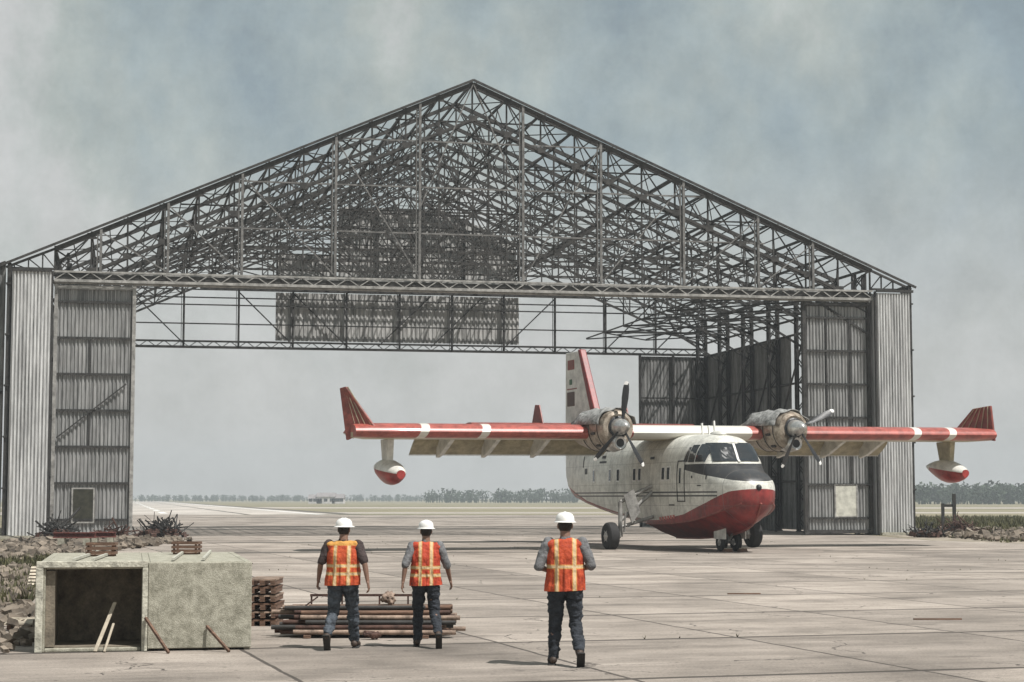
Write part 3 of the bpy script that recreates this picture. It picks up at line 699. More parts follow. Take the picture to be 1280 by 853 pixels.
# wing
ZW = 4.62
def foil(x, yle, chord, th, z, n=14, tw=0):
    pts = []
    for i in range(n + 1):
        t = 1 - i / n; c = (1 - math.cos(t * math.pi)) / 2
        yt = 5 * th * (.2969 * math.sqrt(c) - .126 * c - .3516 * c * c + .2843 * c ** 3 - .1015 * c ** 4)
        pts.append((x, yle + c * chord, z + yt * 1.12 + .0 - tw * c))
    for i in range(1, n):
        t = i / n; c = (1 - math.cos(t * math.pi)) / 2
        yt = 5 * th * (.2969 * math.sqrt(c) - .126 * c - .3516 * c * c + .2843 * c ** 3 - .1015 * c ** 4)
        pts.append((x, yle + c * chord, z - yt * .88 - tw * c))
    return pts
def wing_mat():
    m = mat('wing_paint', (.36, .085, .065), .38, 0, .4, 2.5, bump=.05, coat=.2, grain=.3, bscale=22)
    t = m.node_tree; n = t.nodes; l = t.links; p = n['Principled BSDF']; src = p.inputs['Base Color'].links[0].from_socket
    tc = n.new('ShaderNodeTexCoord'); s = n.new('ShaderNodeSeparateXYZ'); l.new(tc.outputs['Object'], s.inputs[0])
    def mth(op, a, b=None):
        q = n.new('ShaderNodeMath'); q.operation = op
        for i, v in enumerate((a, b)):
            if v is None: continue
            if isinstance(v, (int, float)): q.inputs[i].default_value = v
            else: l.new(v, q.inputs[i])
        return q.outputs[0]
    msk = None
    for c in (-11.2, -8.75, 10.3, 12.0):
        q = mth('LESS_THAN', mth('ABSOLUTE', mth('SUBTRACT', mth('ADD', s.outputs['X'], mth('MULTIPLY', s.outputs['Z'], -.35)), c - ZW * .35)), .17)
        msk = q if msk is None else mth('MAXIMUM', msk, q)
    cen = mth('LESS_THAN', mth('ABSOLUTE', s.outputs['X']), 2.6); msk = mth('MAXIMUM', msk, cen)
    # cream behind the leading-edge boot underneath
    und = mth('MULTIPLY', mth('GREATER_THAN', s.outputs['Y'], -1.05), mth('LESS_THAN', s.outputs['Z'], ZW - .02))
    x = n.new('ShaderNodeMix'); x.data_type = 'RGBA'; l.new(msk, x.inputs['Factor']); l.new(src, x.inputs['A']); x.inputs['B'].default_value = (.62, .60, .54, 1)
    y = n.new('ShaderNodeMix'); y.data_type = 'RGBA'; l.new(und, y.inputs['Factor']); l.new(x.outputs['Result'], y.inputs['A']); y.inputs['B'].default_value = (.42, .37, .25, 1)
    l.new(y.outputs['Result'], p.inputs['Base Color']); return m
MB().loft([foil(x, -1.5, 3.3 if abs(x) < 13.4 else 2.0, .62 if abs(x) < 13.4 else .5, ZW) for x in (-13.9, -13.3, -9, -5, 0, 5, 9, 13.3, 14.15)]).build('wing', wing_mat(), ac, smooth=True, fixn=True)
for s in (-1, 1):
    X = lambda v: s * v
    # lowered flaps
    q = R(34); fc_ = []
    for x in (2.3, 10.7):
        a = foil(X(x), 0, 1.0, .16, 0, 8)
        fc_.append([(p[0], 1.62 + p[1] * math.cos(q), ZW - .22 - p[1] * math.sin(q) + p[2] * .9) for p in a])
    fl = MB().loft(fc_).build('flap', CREAMU, ac, smooth=True, fixn=True)
    MB().bar((X(2.3), 2.46, ZW - .80), (X(10.7), 2.46, ZW - .80), .04, .035).build('trailing_edge', WHITE2, fl)
    for v in (5.6, 7.7, 9.6):
        mb = MB(); mb.add([(X(v) - .09, -.1, ZW - .2), (X(v) - .09, 1.4, ZW - .78), (X(v) - .09, 2.1, ZW - .92), (X(v) - .09, 1.9, ZW - .2),
                           (X(v) + .09, -.1, ZW - .2), (X(v) + .09, 1.4, ZW - .78), (X(v) + .09, 2.1, ZW - .92), (X(v) + .09, 1.9, ZW - .2)],
                          [(0, 1, 2, 3), (7, 6, 5, 4), (0, 4, 5, 1), (1, 5, 6, 2), (2, 6, 7, 3), (3, 7, 4, 0)])
        mb.build('flap_hinge', WHITEP, ac, bevel=.03)
    # aileron edge
    MB().bar((X(10.9), 1.78, ZW - .02), (X(13.3), 1.78, ZW - .02), .08, .06).build('aileron_edge', WHITE2, ac)
    # canted end plate
    mb = MB(); P0 = [(14.15, -1.35, ZW - .25), (14.1, 1.85, ZW + .15), (14.2, .3, ZW + 1.2), (14.25, -.98, ZW + 1.28)]
    if s < 0: P0 = [(13.1, -1.35, ZW + .15), (14.0, -.55, ZW - .32), (14.2, -.3, ZW + 1.68), (14.06, -.62, ZW + 1.72)]
    mb.add([(X(a) - .05, b, c) for a, b, c in P0] + [(X(a) + .05, b, c) for a, b, c in P0], [(0, 1, 2, 3), (7, 6, 5, 4), (0, 4, 5, 1), (1, 5, 6, 2), (2, 6, 7, 3), (3, 7, 4, 0)])
    wl = mb.build('wing_end_plate', REDD, ac, bevel=.03, fixn=True)
    mb = MB()
    for k in range(5):
        t = .15 + k * .18; a = Vector(P0[0]).lerp(Vector(P0[1]), t); b = Vector(P0[3]).lerp(Vector(P0[2]), t)
        a.x = X(a.x); b.x = X(b.x); d = Vector((-s * .045 + (-.03 if s > 0 else .03), -.08 if s < 0 else -.05, 0)); mb.bar(a + d, b + d, .03, .03)
    mb.build('plate_rib', CREAMU, wl)
    # float and its strut
    v = 12.2 if s < 0 else 12.75; zf = 3.12
    mb = MB(); 
    mb.loft([foil(X(v) + o, -.45 - .1 * k, 1.0 + .15 * k, .12, 0) for k, o in ((0, -.0),)] * 1 + [foil(X(v) + .001, -.4, 1.0, .1, 0)], cap=False) if False else None
    for zz, k in ((ZW - .2, 1.0), (zf + .3, .75)): pass
    top = [(X(v) + a, b, ZW - .25) for a, b in ((-.12, -.3), (.12, -.3), (.12, .85), (-.12, .85))]
    sh = .45 if s > 0 else 0
    bot = [(X(v) + a, b, zf + .35) for a, b in ((-.12, -.15), (.12, -.15), (.12, .6), (-.12, .6))]
    mb = MB().loft([top, bot]); mb.build('float_strut', WHITEP if s < 0 else CREAMU, ac, bevel=.03, fixn=True)
    yawf = R(3) if s > 0 else R(6); rm = Matrix.Rotation(yawf, 3, 'Z'); c0 = Vector((X(v) - (.1 if s > 0 else 0), .1, zf)); FL = 1.25 if s > 0 else 1.2
    rings = []; NR = 16
    for k in range(13):
        t = k / 12; yy = (-1.35 + 2.7 * t) * FL / 1.25
        r = max(.03, math.sin(math.pi * (t * .92 + .05)) ** .55) * (1 if t < .55 else 1 - (t - .55) * .75)
        dz = .10 * (1 - t) ** 2 * -1 + .22 * t
        ring = []
        for i in range(NR):
            a = 2 * math.pi * i / NR; cx = math.cos(a); cz = math.sin(a)
            z = cz * (.40 if cz > 0 else .58) * r; x = cx * .5 * r * (1 if cz > -.3 else 1 - (abs(cz) - .3) * .45)
            ring.append(c0 + rm @ Vector((x, yy, z + dz)))
        rings.append(ring)
    fm = MB().loft(rings)
    for i, f in enumerate(fm.f):
        cz = sum((fm.v[j].z for j in f)) / len(f); cy = sum((((rm.inverted() @ (fm.v[j] - c0)).y) for j in f)) / len(f)
        if cz < zf + .02 + .10 * cy: fm.mi[i] = 1
    fm.build('wing_float', [WHITEP, REDP], ac, smooth=True, fixn=True)

# engines
def engine(x, angs):
    zc = ZW + .18; yf = -2.55
    mb = MB(); mb.lathe([(-2.75, .40), (-2.80, .50), (-2.75, .62), (-2.5, .70), (-1.6, .74), (-.4, .70), (.8, .52), (2.0, .26), (2.4, .05)], (x, 0, zc), 'Y', 28)
    mb.v = [Vector((v.x, v.y, zc + (v.z - zc) * (1.0 if v.z > zc else 1.22))) for v in mb.v]
    nc = mb.build('nacelle', COWL, ac, smooth=True, fixn=True)
    for yb in (-2.3, -1.5, -.7):
        rr = {-2.3: .712, -1.5: .748, -.7: .728}[yb]; ring = MB(); pr_ = [(yb - .03, rr), (yb - .02, rr + .012), (yb + .02, rr + .012), (yb + .03, rr)]; ring.lathe(pr_, (x, 0, zc), 'Y', 28); ring.f = ring.f[:-2]; ring.mi = ring.mi[:-2]
        ring.v = [Vector((v.x, v.y, zc + (v.z - zc) * (1.0 if v.z > zc else 1.22))) for v in ring.v]; ring.build('cowl_band', STEEL, nc, smooth=True)
    for k in range(5):
        a = R(195 + k * 36); p_ = Vector((x + math.cos(a) * .745, -1.9, zc + math.sin(a) * .745 * (1.22 if math.sin(a) < 0 else 1)))
        MB().obox(p_, (.10, .34, .05), Matrix.Rotation(-a + R(90), 3, 'Y')).build('cowl_latch', STEELD, nc)
    # canvas thrown over the cowl top
    mb = MB(); rings = []
    for k in range(9):
        y = -2.6 + k * .34; ring = []
        for i in range(15):
            a = R(10) + R(160) * i / 14; rr = .80 + .06 * math.sin(k * 1.9 + i * 1.3) + .05 * random.random()
            ring.append((x + math.cos(a) * rr * 1.02, y + .06 * math.sin(i * 2.1), zc + math.sin(a) * rr * .92 - (.03 if k in (0, 8) else 0)))
        rings.append(ring)
    mb.loft(rings, cap=False, close=False); thick(mb.build('cowl_cover', CLOTHC, nc, smooth=True), .03)
    mb = MB() 
    for i in range(7):
        a = R(200 + i * 23); mb.tube((x + math.cos(a) * .66, -2.2, zc + math.sin(a) * .74), (x + math.cos(a + .3) * .72, -1.4 + .1 * i, zc + math.sin(a + .3) * .82), .045)
    mb.build('exhaust_pipe', STEELD, nc, smooth=True)
    # oil cooler scoop below the spinner
    mb = MB(); mb.lathe([(-2.95, .17), (-2.98, .24), (-2.9, .29), (-2.3, .34), (-1.4, .2)], (x, 0, zc - .62), 'Y', 20); mb.build('oil_cooler_scoop', CHROME, nc, smooth=True, fixn=True)
    MB().lathe([(-2.952, .165), (-2.93, .165)], (x, 0, zc - .62), 'Y', 20).build('scoop_mouth', BLACKP, nc)
    MB().lathe([(-2.83, .36), (-2.79, .42)], (x, 0, zc), 'Y', 24).build('intake_ring', BLACKP, nc)
    pr = empty('propeller', (x, 0, zc)); pr.parent = ac
    MB().lathe([(-3.62, .03), (-3.58, .10), (-3.45, .20), (-3.2, .29), (-2.95, .33), (-2.78, .34)], (0, 0, 0), 'Y', 24).build('spinner', CHROME, pr, smooth=True, fixn=True)
    for ang in angs:
        # viewed from the front, +X of the craft is to the viewer's right
        a = R(ang); d = Vector((math.cos(a), 0, math.sin(a))); t = Vector((-math.sin(a), 0, math.cos(a))); yy = Vector((0, 1, 0)); rings = []
        for rr, cw, tw, th in ((.18, .08, 60, .05), (.4, .13, 55, .045), (.7, .22, 44, .035), (1.1, .27, 34, .03), (1.45, .25, 28, .022), (1.68, .18, 24, .016), (1.74, .08, 22, .01)):
            cdir = t * math.cos(R(tw)) + yy * math.sin(R(tw)); nd = -t * math.sin(R(tw)) + yy * math.cos(R(tw))
            c = d * rr + Vector((0, -3.15, 0)); rings.append([c + cdir * (cw / 2), c + nd * th, c - cdir * (cw / 2), c - nd * th])
        b = MB().loft(rings); b.build('blade', BLADE, pr, smooth=True, fixn=True)
        rings = []
        cdir = t * math.cos(R(23)) + yy * math.sin(R(23)); nd = -t * math.sin(R(23)) + yy * math.cos(R(23))
        for rr, cw, th in ((1.62, .215, .022), (1.70, .17, .018), (1.757, .09, .012)):
            c = d * rr + Vector((0, -3.15, 0)); rings.append([c + cdir * (cw / 2), c + nd * th, c - cdir * (cw / 2), c - nd * th])
        MB().loft(rings).build('blade_tip', WHITE2, pr, smooth=True, fixn=True)
engine(-3.8, (83, -60, -132)); engine(3.8, (24, -56, -116))

# tail
def plate(pts, th, name, m, parent=ac, axis='x', x=0):
    mb = MB(); n = len(pts)
    mb.add([(x - th / 2, a, b) for a, b in pts] + [(x + th / 2, a, b) for a, b in pts], [tuple(range(n)), tuple(range(2 * n - 1, n - 1, -1))] + [(i, n + i, n + (i + 1) % n, (i + 1) % n) for i in range(n)])
    return mb.build(name, m, parent, bevel=min(.05, th * .3), fixn=True)
REDF = mat('dark_fin_red', (.20, .025, .025), .45, 0, .4, 3)
fin = plate([(8.5, 4.45), (10.55, 8.7), (10.8, 8.85), (12.35, 8.85), (12.5, 4.2), (8.6, 4.0)], .26, 'tail_fin', WHITEP)
plate([(7.9, 4.4), (8.7, 4.9), (10.75, 8.9), (10.45, 8.9), (8.1, 4.95)], .32, 'fin_leading_edge', REDF, fin)
plate([(11.2, 6.3), (12.2, 6.3), (12.2, 7.0), (11.2, 7.0)], .29, 'fin_badge', mat('dark_brown_badge', (.09, .05, .04), .5), fin)
plate([(11.5, 7.3), (11.9, 7.3), (11.9, 7.6), (11.5, 7.6)], .285, 'fin_flag', mat('green_flag', (.05, .12, .06), .5), fin)
plate([(11.2, 8.0), (12.1, 8.0), (12.1, 8.5), (11.2, 8.5)], .285, 'fin_stripe', REDD, fin)
plate([(10.9, 7.08), (12.2, 7.08), (12.2, 7.16), (10.9, 7.16)], .285, 'fin_stripe', REDD, fin)
ZT = 5.35
MB().loft([foil(x, 9.7 + abs(x) * .08, 2.1 - abs(x) * .1, .24, ZT) for x in (-5.5, -2, 2, 5.5)]).build('tailplane', REDD, ac, smooth=True, fixn=True)
for s in (-1, 1): plate([(9.95, ZT), (10.45, ZT + .95), (11.0, ZT + .98), (11.5, ZT)], .07, 'tail_finlet', REDD, ac, x=s * 2.15)

# landing gear
def wheel(parent, c, r, w, name='wheel'):
    c = Vector(c)
    wh = MB().lathe([(-w / 2, r * .62), (-w / 2, r * .86), (-w * .38, r * .97), (-w * .15, r), (w * .15, r), (w * .38, r * .97), (w / 2, r * .86), (w / 2, r * .62)], c, 'X', 32).build(name, RUBBER, parent, smooth=True, fixn=True)
    rm_ = MB().lathe([(-w / 2 - .005, r * .28), (-w * .44, r * .60), (-w * .30, r * .63), (w * .30, r * .63), (w * .44, r * .60), (w / 2 + .005, r * .28)], c, 'X', 24)
    rm_.lathe([(-w / 2 - .04, r * .14), (-w * .46, r * .2), (w * .46, r * .2), (w / 2 + .04, r * .14)], c, 'X', 12)
    for i in range(6):
        a = i * math.pi / 3
        for sx_ in (-1, 1): rm_.sphere(c + Vector((sx_ * (w / 2 - .01), math.cos(a) * r * .4, math.sin(a) * r * .4)), r * .05, 6)
    rm_.build('rim', CHROME, wh, smooth=True)
for s in (-1, 1):
    x = s * 3.15; wheel(ac, (x, -.3, .55), .55, .42, 'main_wheel')
    ix = s * 2.72
    mb = MB(); mb.tube((ix, -.3, .52), (ix, -.3, 1.9), .09).tube((ix, -.3, .55), (x, -.3, .55), .08).tube((ix, -.3, 1.15), (s * 1.3, -.3, 2.3), .08)
    mb.tube((ix, -.3, .9), (s * 1.28, -.3, 1.3), .07).tube((ix, -.35, 1.9), (s * 1.3, .7, 2.4), .06).tube((ix, -.3, 1.9), (s * 1.3, -.3, 2.55), .08).tube((ix - s * .1, -.45, .7), (ix - s * .1, -.6, 1.5), .04)
    mb.build('main_gear_leg', STEELL, ac, smooth=True)
    MB().add([(s * 2.3, -.52, 1.05), (s * 2.62, -.47, 2.15), (s * 2.2, -.5, 2.4), (s * 1.95, -.55, 1.5), (s * 2.3, -.42, 1.05), (s * 2.62, -.40, 2.15), (s * 2.2, -.42, 2.4), (s * 1.95, -.45, 1.5)],
             [(0, 1, 2, 3), (7, 6, 5, 4), (0, 4, 5, 1), (1, 5, 6, 2), (2, 6, 7, 3), (3, 7, 4, 0)]).build('gear_door', STEELL, ac, fixn=True)
for s in (-1, 1): wheel(ac, (s * .30, -4.5, .36), .36, .22, 'nose_wheel')
mb = MB(); mb.tube((0, -4.5, .36), (0, -4.4, 1.1), .08).tube((-.3, -4.5, .36), (.3, -4.5, .36), .06).tube((0, -4.6, .5), (0, -5.3, 1.0), .05).tube((.0, -4.6, .36), (0, -5.0, .30), .04)
mb.build('nose_gear_leg', STEELL, ac, smooth=True)
for s in (-1, 1): MB().box(s * .42 - .02, -5.1, .48, s * .42 + .02, -4.1, .95).build('gear_door', WHITEP, ac)
# wheel chocks: separate things
for i, (px, lab) in enumerate(((0.62, 'small timber chock against the right nose wheel of the aircraft'), (-.62, 'small timber chock against the left nose wheel of the aircraft'))):
    p = ac.matrix_basis @ Vector((-px * .5, -5.02, 0)); c = empty('wheel_chock', (p.x, p.y, 0), YAW)
    tag(c, lab, 'wheel chock', 'chocks at the nose wheels')
    MB().add([(-.16, -.14, 0), (.16, -.14, 0), (.16, .12, 0), (-.16, .12, 0), (-.16, -.04, .15), (.16, -.04, .15), (.16, .10, .06), (-.16, .10, .06)],
             [(3, 2, 1, 0), (4, 5, 6, 7), (0, 1, 5, 4), (2, 3, 7, 6), (1, 2, 6, 5), (3, 0, 4, 7)]).build('block', WOODB, c)
    MB().tube((-.16, -.05, .13), (.16, -.05, .13), .018).build('rope_handle', WOODL, c)

# ------------------------------------------------------------------ people
def evalmesh(mb, name, m, voxel, smooth_it=4, fac=.5):
    o = mb.build(name + '_tmp', m, None, fixn=True)
    r = o.modifiers.new('r', 'REMESH'); r.mode = 'VOXEL'; r.voxel_size = voxel; r.use_smooth_shade = True
    s = o.modifiers.new('s', 'SMOOTH'); s.factor = fac; s.iterations = smooth_it
    dg = bpy.context.evaluated_depsgraph_get(); me = bpy.data.meshes.new_from_object(o.evaluated_get(dg)); old = o.data
    bpy.data.objects.remove(o); bpy.data.meshes.remove(old); me.name = name
    me.polygons.foreach_set('use_smooth', [True] * len(me.polygons))
    if not me.materials: me.materials.append(m)
    return me
def caps(mb, chain, sq=None):
    """chain of (point, radius): tapered limb of spheres and cones"""
    for (p, r) in chain: mb.sphere(p, r, 16)
    for (p, r), (q, s) in zip(chain[:-1], chain[1:]): mb.tube(p, q, r, s, 16)
def V(*a): return Vector(a)
def hand(mb, wrist, d, side, curl=.5):
    """palm, four unequal fingers and a thumb, fingers pointing along d"""
    d = d.normalized(); inn = V(-side, 0, 0); fw = d.cross(inn).normalized() * side
    if fw.y < 0: fw = -fw
    palm = inn
    mb.obox(wrist + d * .055, (.03, .075, .09), Matrix((palm, fw, d)).transposed(), 0)
    mb.sphere(wrist + d * .02, (.022, .03, .03), 10)
    for k, (off, ln) in enumerate(((.030, .070), (.010, .080), (-.010, .074), (-.030, .058))):
        b = wrist + d * .095 + fw * off; p1 = b + (d * math.cos(curl * .5) + palm * math.sin(curl * .5)) * ln * .45
        p2 = p1 + (d * math.cos(curl * 1.3) + palm * math.sin(curl * 1.3)) * ln * .3; p3 = p2 + (d * math.cos(curl * 2) + palm * math.sin(curl * 2)) * ln * .25
        caps(mb, [(b - d * .02, .0095), (p1, .009), (p2, .0082), (p3, .0072)])
    t0 = wrist + d * .03 + fw * .034; t1 = t0 + (d * .6 + fw * .6 + palm * .25).normalized() * .036; t2 = t1 + (d * .85 + fw * .3 + palm * .35).normalized() * .03
    caps(mb, [(t0 - fw * .01, .013), (t1, .011), (t2, .0085)])
def displace(me, amp, sc, seed, zs=1.0):
    ns = [v.normal.copy() for v in me.vertices]
    for v, n in zip(me.vertices, ns):
        p = Vector((v.co.x * sc, v.co.y * sc, v.co.z * sc * zs)) + Vector((seed, seed * 2, 0))
        v.co += n * (mnoise.noise(p) * amp + mnoise.noise(p * 2.3) * amp * .5)
def cut(me, co, no):
    bm = bmesh.new(); bm.from_mesh(me)
    bmesh.ops.bisect_plane(bm, geom=bm.verts[:] + bm.edges[:] + bm.faces[:], plane_co=co, plane_no=no, clear_outer=True); bm.to_mesh(me); bm.free()
def obj(name, me, parent):
    o = bpy.data.objects.new(name, me); C.objects.link(o); o.parent = parent; return o
def person(loc, rz, H, legs, arms, label, vestm, shirt, jeans, head_turn=0, skin=SKIN, lean=.03, sleeve=.45, seed=1):
    """legs: {side:(knee,ankle,toe)}; arms: {side:(elbow,wrist)}; side -1 is the viewer's left; figure faces +Y"""
    root = empty('person', loc, rz); k = H / 1.83; root.scale = (k, k, k); tag(root, label, 'person')
    body = MB(); hip = {}; sh = {}
    for s in (-1, 1): hip[s] = V(s * .092, 0, .92); sh[s] = V(s * .19, lean, 1.45)
    body.sphere((0, 0, .97), (.165, .115, .13), 18); body.sphere((0, lean * .5, 1.13), (.145, .10, .17), 18); body.sphere((0, lean, 1.32), (.178, .118, .17), 18)
    body.sphere((0, lean, 1.43), (.175, .085, .07), 18)
    caps(body, [(V(0, lean - .01, 1.44), .065), (V(0, lean + .01, 1.57), .056)])
    hd = V(0, lean + .035, 1.655); rt = Matrix.Rotation(head_turn, 3, 'Z')
    body.sphere(hd, (.076, .094, .112), 20); body.sphere(hd + rt @ V(0, .03, -.05), (.058, .062, .065), 14)
    body.obox(hd + rt @ V(0, .100, -.01), (.022, .035, .045), rt); body.sphere(hd + rt @ V(0, .083, -.055), (.026, .014, .010), 10)
    for s in (-1, 1):
        body.sphere(hd + rt @ V(s * .030, .082, .012), (.013, .010, .009), 10)
        body.sphere(hd + rt @ V(s * .080, -.005, -.008), (.012, .022, .034), 10)
        kn, an, to = legs[s]
        caps(body, [(hip[s], .085), (hip[s].lerp(kn, .5), .075), (kn, .053), (kn.lerp(an, .35) + V(0, -.015, 0), .054), (an, .036)]); caps(body, [(an, .036), (to, .03)])
        el, wr = arms[s]
        caps(body, [(sh[s], .055), (sh[s].lerp(el, .5), .046), (el, .037), (el.lerp(wr, .3), .037), (wr, .024)])
        hand(body, wr, (wr - el), s, .55)
    me = evalmesh(body, 'body', skin, .0075, 2, .4); obj('body', me, root)
    # trousers
    tr = MB(); tr.sphere((0, -.005, .955), (.188, .132, .12), 18)
    for s in (-1, 1):
        kn, an, to = legs[s]; an2 = an + (kn - an).normalized() * .03
        caps(tr, [(hip[s] + V(s * .01, -.01, 0), .104), (hip[s].lerp(kn, .5), .094), (kn, .076), (kn.lerp(an, .5) + V(0, -.01, 0), .071), (an2, .064)])
        tr.sphere((s * .075, -.045, .88), (.088, .082, .10), 14)
    me = evalmesh(tr, 'trousers', jeans, .011, 5); displace(me, .020, 8, seed, 1.9); displace(me, .006, 20, seed + 3, 2.2); cut(me, (0, 0, 1.02), (0, 0, 1)); obj('trousers', me, root)
    # belt
    MB().lathe([(1.0, .165), (1.0, .172), (1.035, .172), (1.035, .165)], (0, 0, 0), 'Z', 28)
    # shirt with sleeves
    st = MB(); st.sphere((0, lean * .4, 1.08), (.165, .122, .17), 18); st.sphere((0, lean, 1.31), (.192, .130, .175), 18); st.sphere((0, lean, 1.425), (.182, .094, .075), 18)
    for s in (-1, 1):
        el, wr = arms[s]
        if sleeve < .9: e2 = sh[s].lerp(el, sleeve * 1.7 if sleeve * 1.7 < 1 else 1); caps(st, [(sh[s], .070), (e2, .060)])
        else: caps(st, [(sh[s], .070), (sh[s].lerp(el, .5), .06), (el, .053), (el.lerp(wr, sleeve - .55), .045)])
    caps(st, [(V(0, lean, 1.46), .075), (V(0, lean + .003, 1.50), .066)])
    me = evalmesh(st, 'shirt', shirt, .010, 4); displace(me, .010, 12, seed + 9); obj('shirt', me, root)
    # vest
    ve = MB(); ve.sphere((0, lean * .8, 1.28), (.218, .155, .23), 20); ve.sphere((0, lean, 1.42), (.215, .118, .09), 20)
    for q in (-1, 1): ve.sphere((q * .15, lean, 1.43), (.085, .092, .066), 14)
    ve.loft([[(math.cos(a) * rx, math.sin(a) * ry + lean * .6, z) for a in [2 * math.pi * i / 24 for i in range(24)]] for z, rx, ry in ((.80, .235, .185), (.95, .228, .178), (1.1, .216, .162), (1.3, .218, .152))])
    me = evalmesh(ve, 'vest', vestm, .010, 5)
    for v in me.vertices:
        a = math.atan2(v.co.x, v.co.y); f = max(0, min(1, (1.42 - v.co.z) / .4)); q = 1 + .035 * f * math.sin(a * 11 + seed + v.co.z * 3) + .02 * f * math.sin(a * 23 + seed * 2); v.co.x *= q; v.co.y = (v.co.y - lean) * q + lean
    displace(me, .018, 7, seed + 5, .6); displace(me, .007, 19, seed + 11, .5)
    cut(me, (0, 0, .885), (.03, 0, -1)); cut(me, (.222, 0, 0), (1, 0, -.10)); cut(me, (-.222, 0, 0), (-1, 0, -.10)); cut(me, (0, lean, 1.51), (0, .25, 1))
    o = obj('safety_vest', me, root); sd = o.modifiers.new('t', 'SOLIDIFY'); sd.thickness = .006
    # boots
    for s in (-1, 1):
        kn, an, to = legs[s]; b = MB(); caps(b, [(an + (kn - an).normalized() * .07, .052), (an, .05), (an.lerp(to, .55) + V(0, 0, .006), .045), (to, .038)])
        dn = V(0, -.045, -.02) ; b.sphere(an + dn, .046, 12)
        me = evalmesh(b, 'boot', BOOT, .009, 3)
        d = (to - an); ang = math.atan2(-(to.z - an.z) - .045, .17)
        lowz = min(v.co.z for v in me.vertices)
        bo = obj('boot', me, root)
        so_ = MB(); dd = V(0, d.y, d.z + .045).normalized() if d.y else V(0, 1, 0)
        up = V(1, 0, 0).cross(dd).normalized()
        cen = (an + to) / 2 + V(0, -.012, 0) - up * .052
        rot = Matrix((V(1, 0, 0), dd, up)).transposed(); so_.obox(cen, (.092, .275, .024), rot); so_.build('boot_sole', SOLE, bo, bevel=.012)
    # hair under the hat, hat
    hr = MB(); hr.sphere(hd + V(0, -.012, .01), (.0815, .094, .108), 20); me = evalmesh(hr, 'hair', HAIR, .009, 2); cut(me, tuple(hd + V(0, 0, -.055)), (0, .9, -1)); cut(me, tuple(hd + V(0, .045, 0)), (0, 1, -.2)); obj('hair', me, root)
    hc = hd + V(0, 0, .045); rings = []
    for zz, r in ((.0, 1.0), (.03, .99), (.06, .93), (.085, .80), (.103, .58), (.112, .30), (.114, .06)):
        rings.append([hc + rt @ V(math.cos(a) * .108 * r, math.sin(a) * .132 * r, zz + .008 * (abs(math.cos(a)) < .22 and r > .1)) for a in [2 * math.pi * i / 32 for i in range(32)]])
    hm = MB().loft(rings).build('hard_hat', HELM, root, smooth=True, fixn=True)
    rings = []
    for zz, g, pk in ((.006, 0, 0), (-.004, .018, .03), (-.010, .020, .034), (.0, -.004, 0)):
        rings.append([hc + rt @ V(math.cos(a) * (.108 + g), math.sin(a) * (.132 + g) + (pk if math.sin(a) > .3 else 0), zz) for a in [2 * math.pi * i / 32 for i in range(32)]])
    MB().loft(rings, cap=False).build('hat_brim', HELM, hm, smooth=True, fixn=True)
    return root
VEST1 = vest_mat('orange_vest_tape', (1.155, 1.045), stripes=(.09,), yoke=1.435)
VEST2 = vest_mat('orange_red_vest_tape', (1.14, 1.03), (.46, .06, .025), stripes=(.08,))
VEST3 = vest_mat('deep_orange_vest_tape', (1.17,), (.46, .07, .022), stripes=(.10,))
g = G(428, 812)
person((g.x, g.y, 0), R(-3), 1.76, {-1: (V(-.13, .07, .51), V(-.165, -.25, .22), V(-.175, -.17, .06)), 1: (V(.115, .17, .50), V(.125, .26, .085), V(.155, .40, .05))},
       {-1: (V(-.30, .02, 1.17), V(-.345, .14, .95)), 1: (V(.295, -.07, 1.18), V(.34, -.10, .94))},
       'worker in orange vest and white hard hat walking away, leftmost of the three', VEST1, SHIRTD, JEANW, R(-16), sleeve=.5, seed=1.7).scale.x *= 1.06
g = G(532, 810)
person((g.x, g.y, 0), R(2), 1.73, {-1: (V(-.115, .16, .50), V(-.12, .24, .085), V(-.15, .38, .05)), 1: (V(.125, .05, .51), V(.18, -.24, .22), V(.20, -.16, .06))},
       {-1: (V(-.29, -.07, 1.18), V(-.325, -.09, .94)), 1: (V(.30, .02, 1.17), V(.35, .14, .95))},
       'worker in orange vest walking away in front of the pipe pile, middle of the three', VEST2, SHIRTG, JEANS, R(14), sleeve=.6, seed=4.2)
g = G(707, 833)
person((g.x, g.y, 0), R(0), 1.86, {-1: (V(-.115, .12, .50), V(-.135, .16, .085), V(-.165, .29, .05)), 1: (V(.12, .05, .50), V(.15, -.20, .19), V(.18, -.11, .06))},
       {-1: (V(-.30, .0, 1.17), V(-.16, .22, 1.10)), 1: (V(.29, .0, 1.18), V(.15, .23, 1.12))},
       'nearest worker in orange vest, standing alone with both forearms bent forward', VEST3, SHIRTG, JEANS, R(-6), sleeve=.85, seed=7.9).scale.x *= 1.05

# ------------------------------------------------------------------ foreground things
# concrete box, two cells: the left one open
g0 = G(181, 814)
bx = empty('concrete_box', (g0.x, g0.y, 0), R(11.6)); tag(bx, 'pale two-cell concrete box with its left cell open and right cell closed', 'concrete box')
Lh, Dp, Hh, tk = 1.38, 4.4, 1.17, .09
mb = MB(); mb.box(-Lh, 0, 0, -Lh + tk, Dp, Hh).box(-.05, 0, 0, .05, Dp, Hh).box(Lh - tk, .004, 0, Lh, Dp, Hh)
mb.box(-Lh + tk, 0, Hh - tk, -.05, Dp, Hh).box(-Lh + tk, 0, 0, -.05, Dp, .05).box(.05, 0, Hh - tk, Lh - tk, Dp, Hh).box(-Lh + tk, 1.3, .05, -.05, 1.4, Hh - tk)
mb.build('shell', CONC, bx, bevel=.012)
MB().box(-Lh + tk + .003, 1.26, .06, -.053, 1.296, Hh - tk - .01).build('inner_wall', CONCIN, bx)
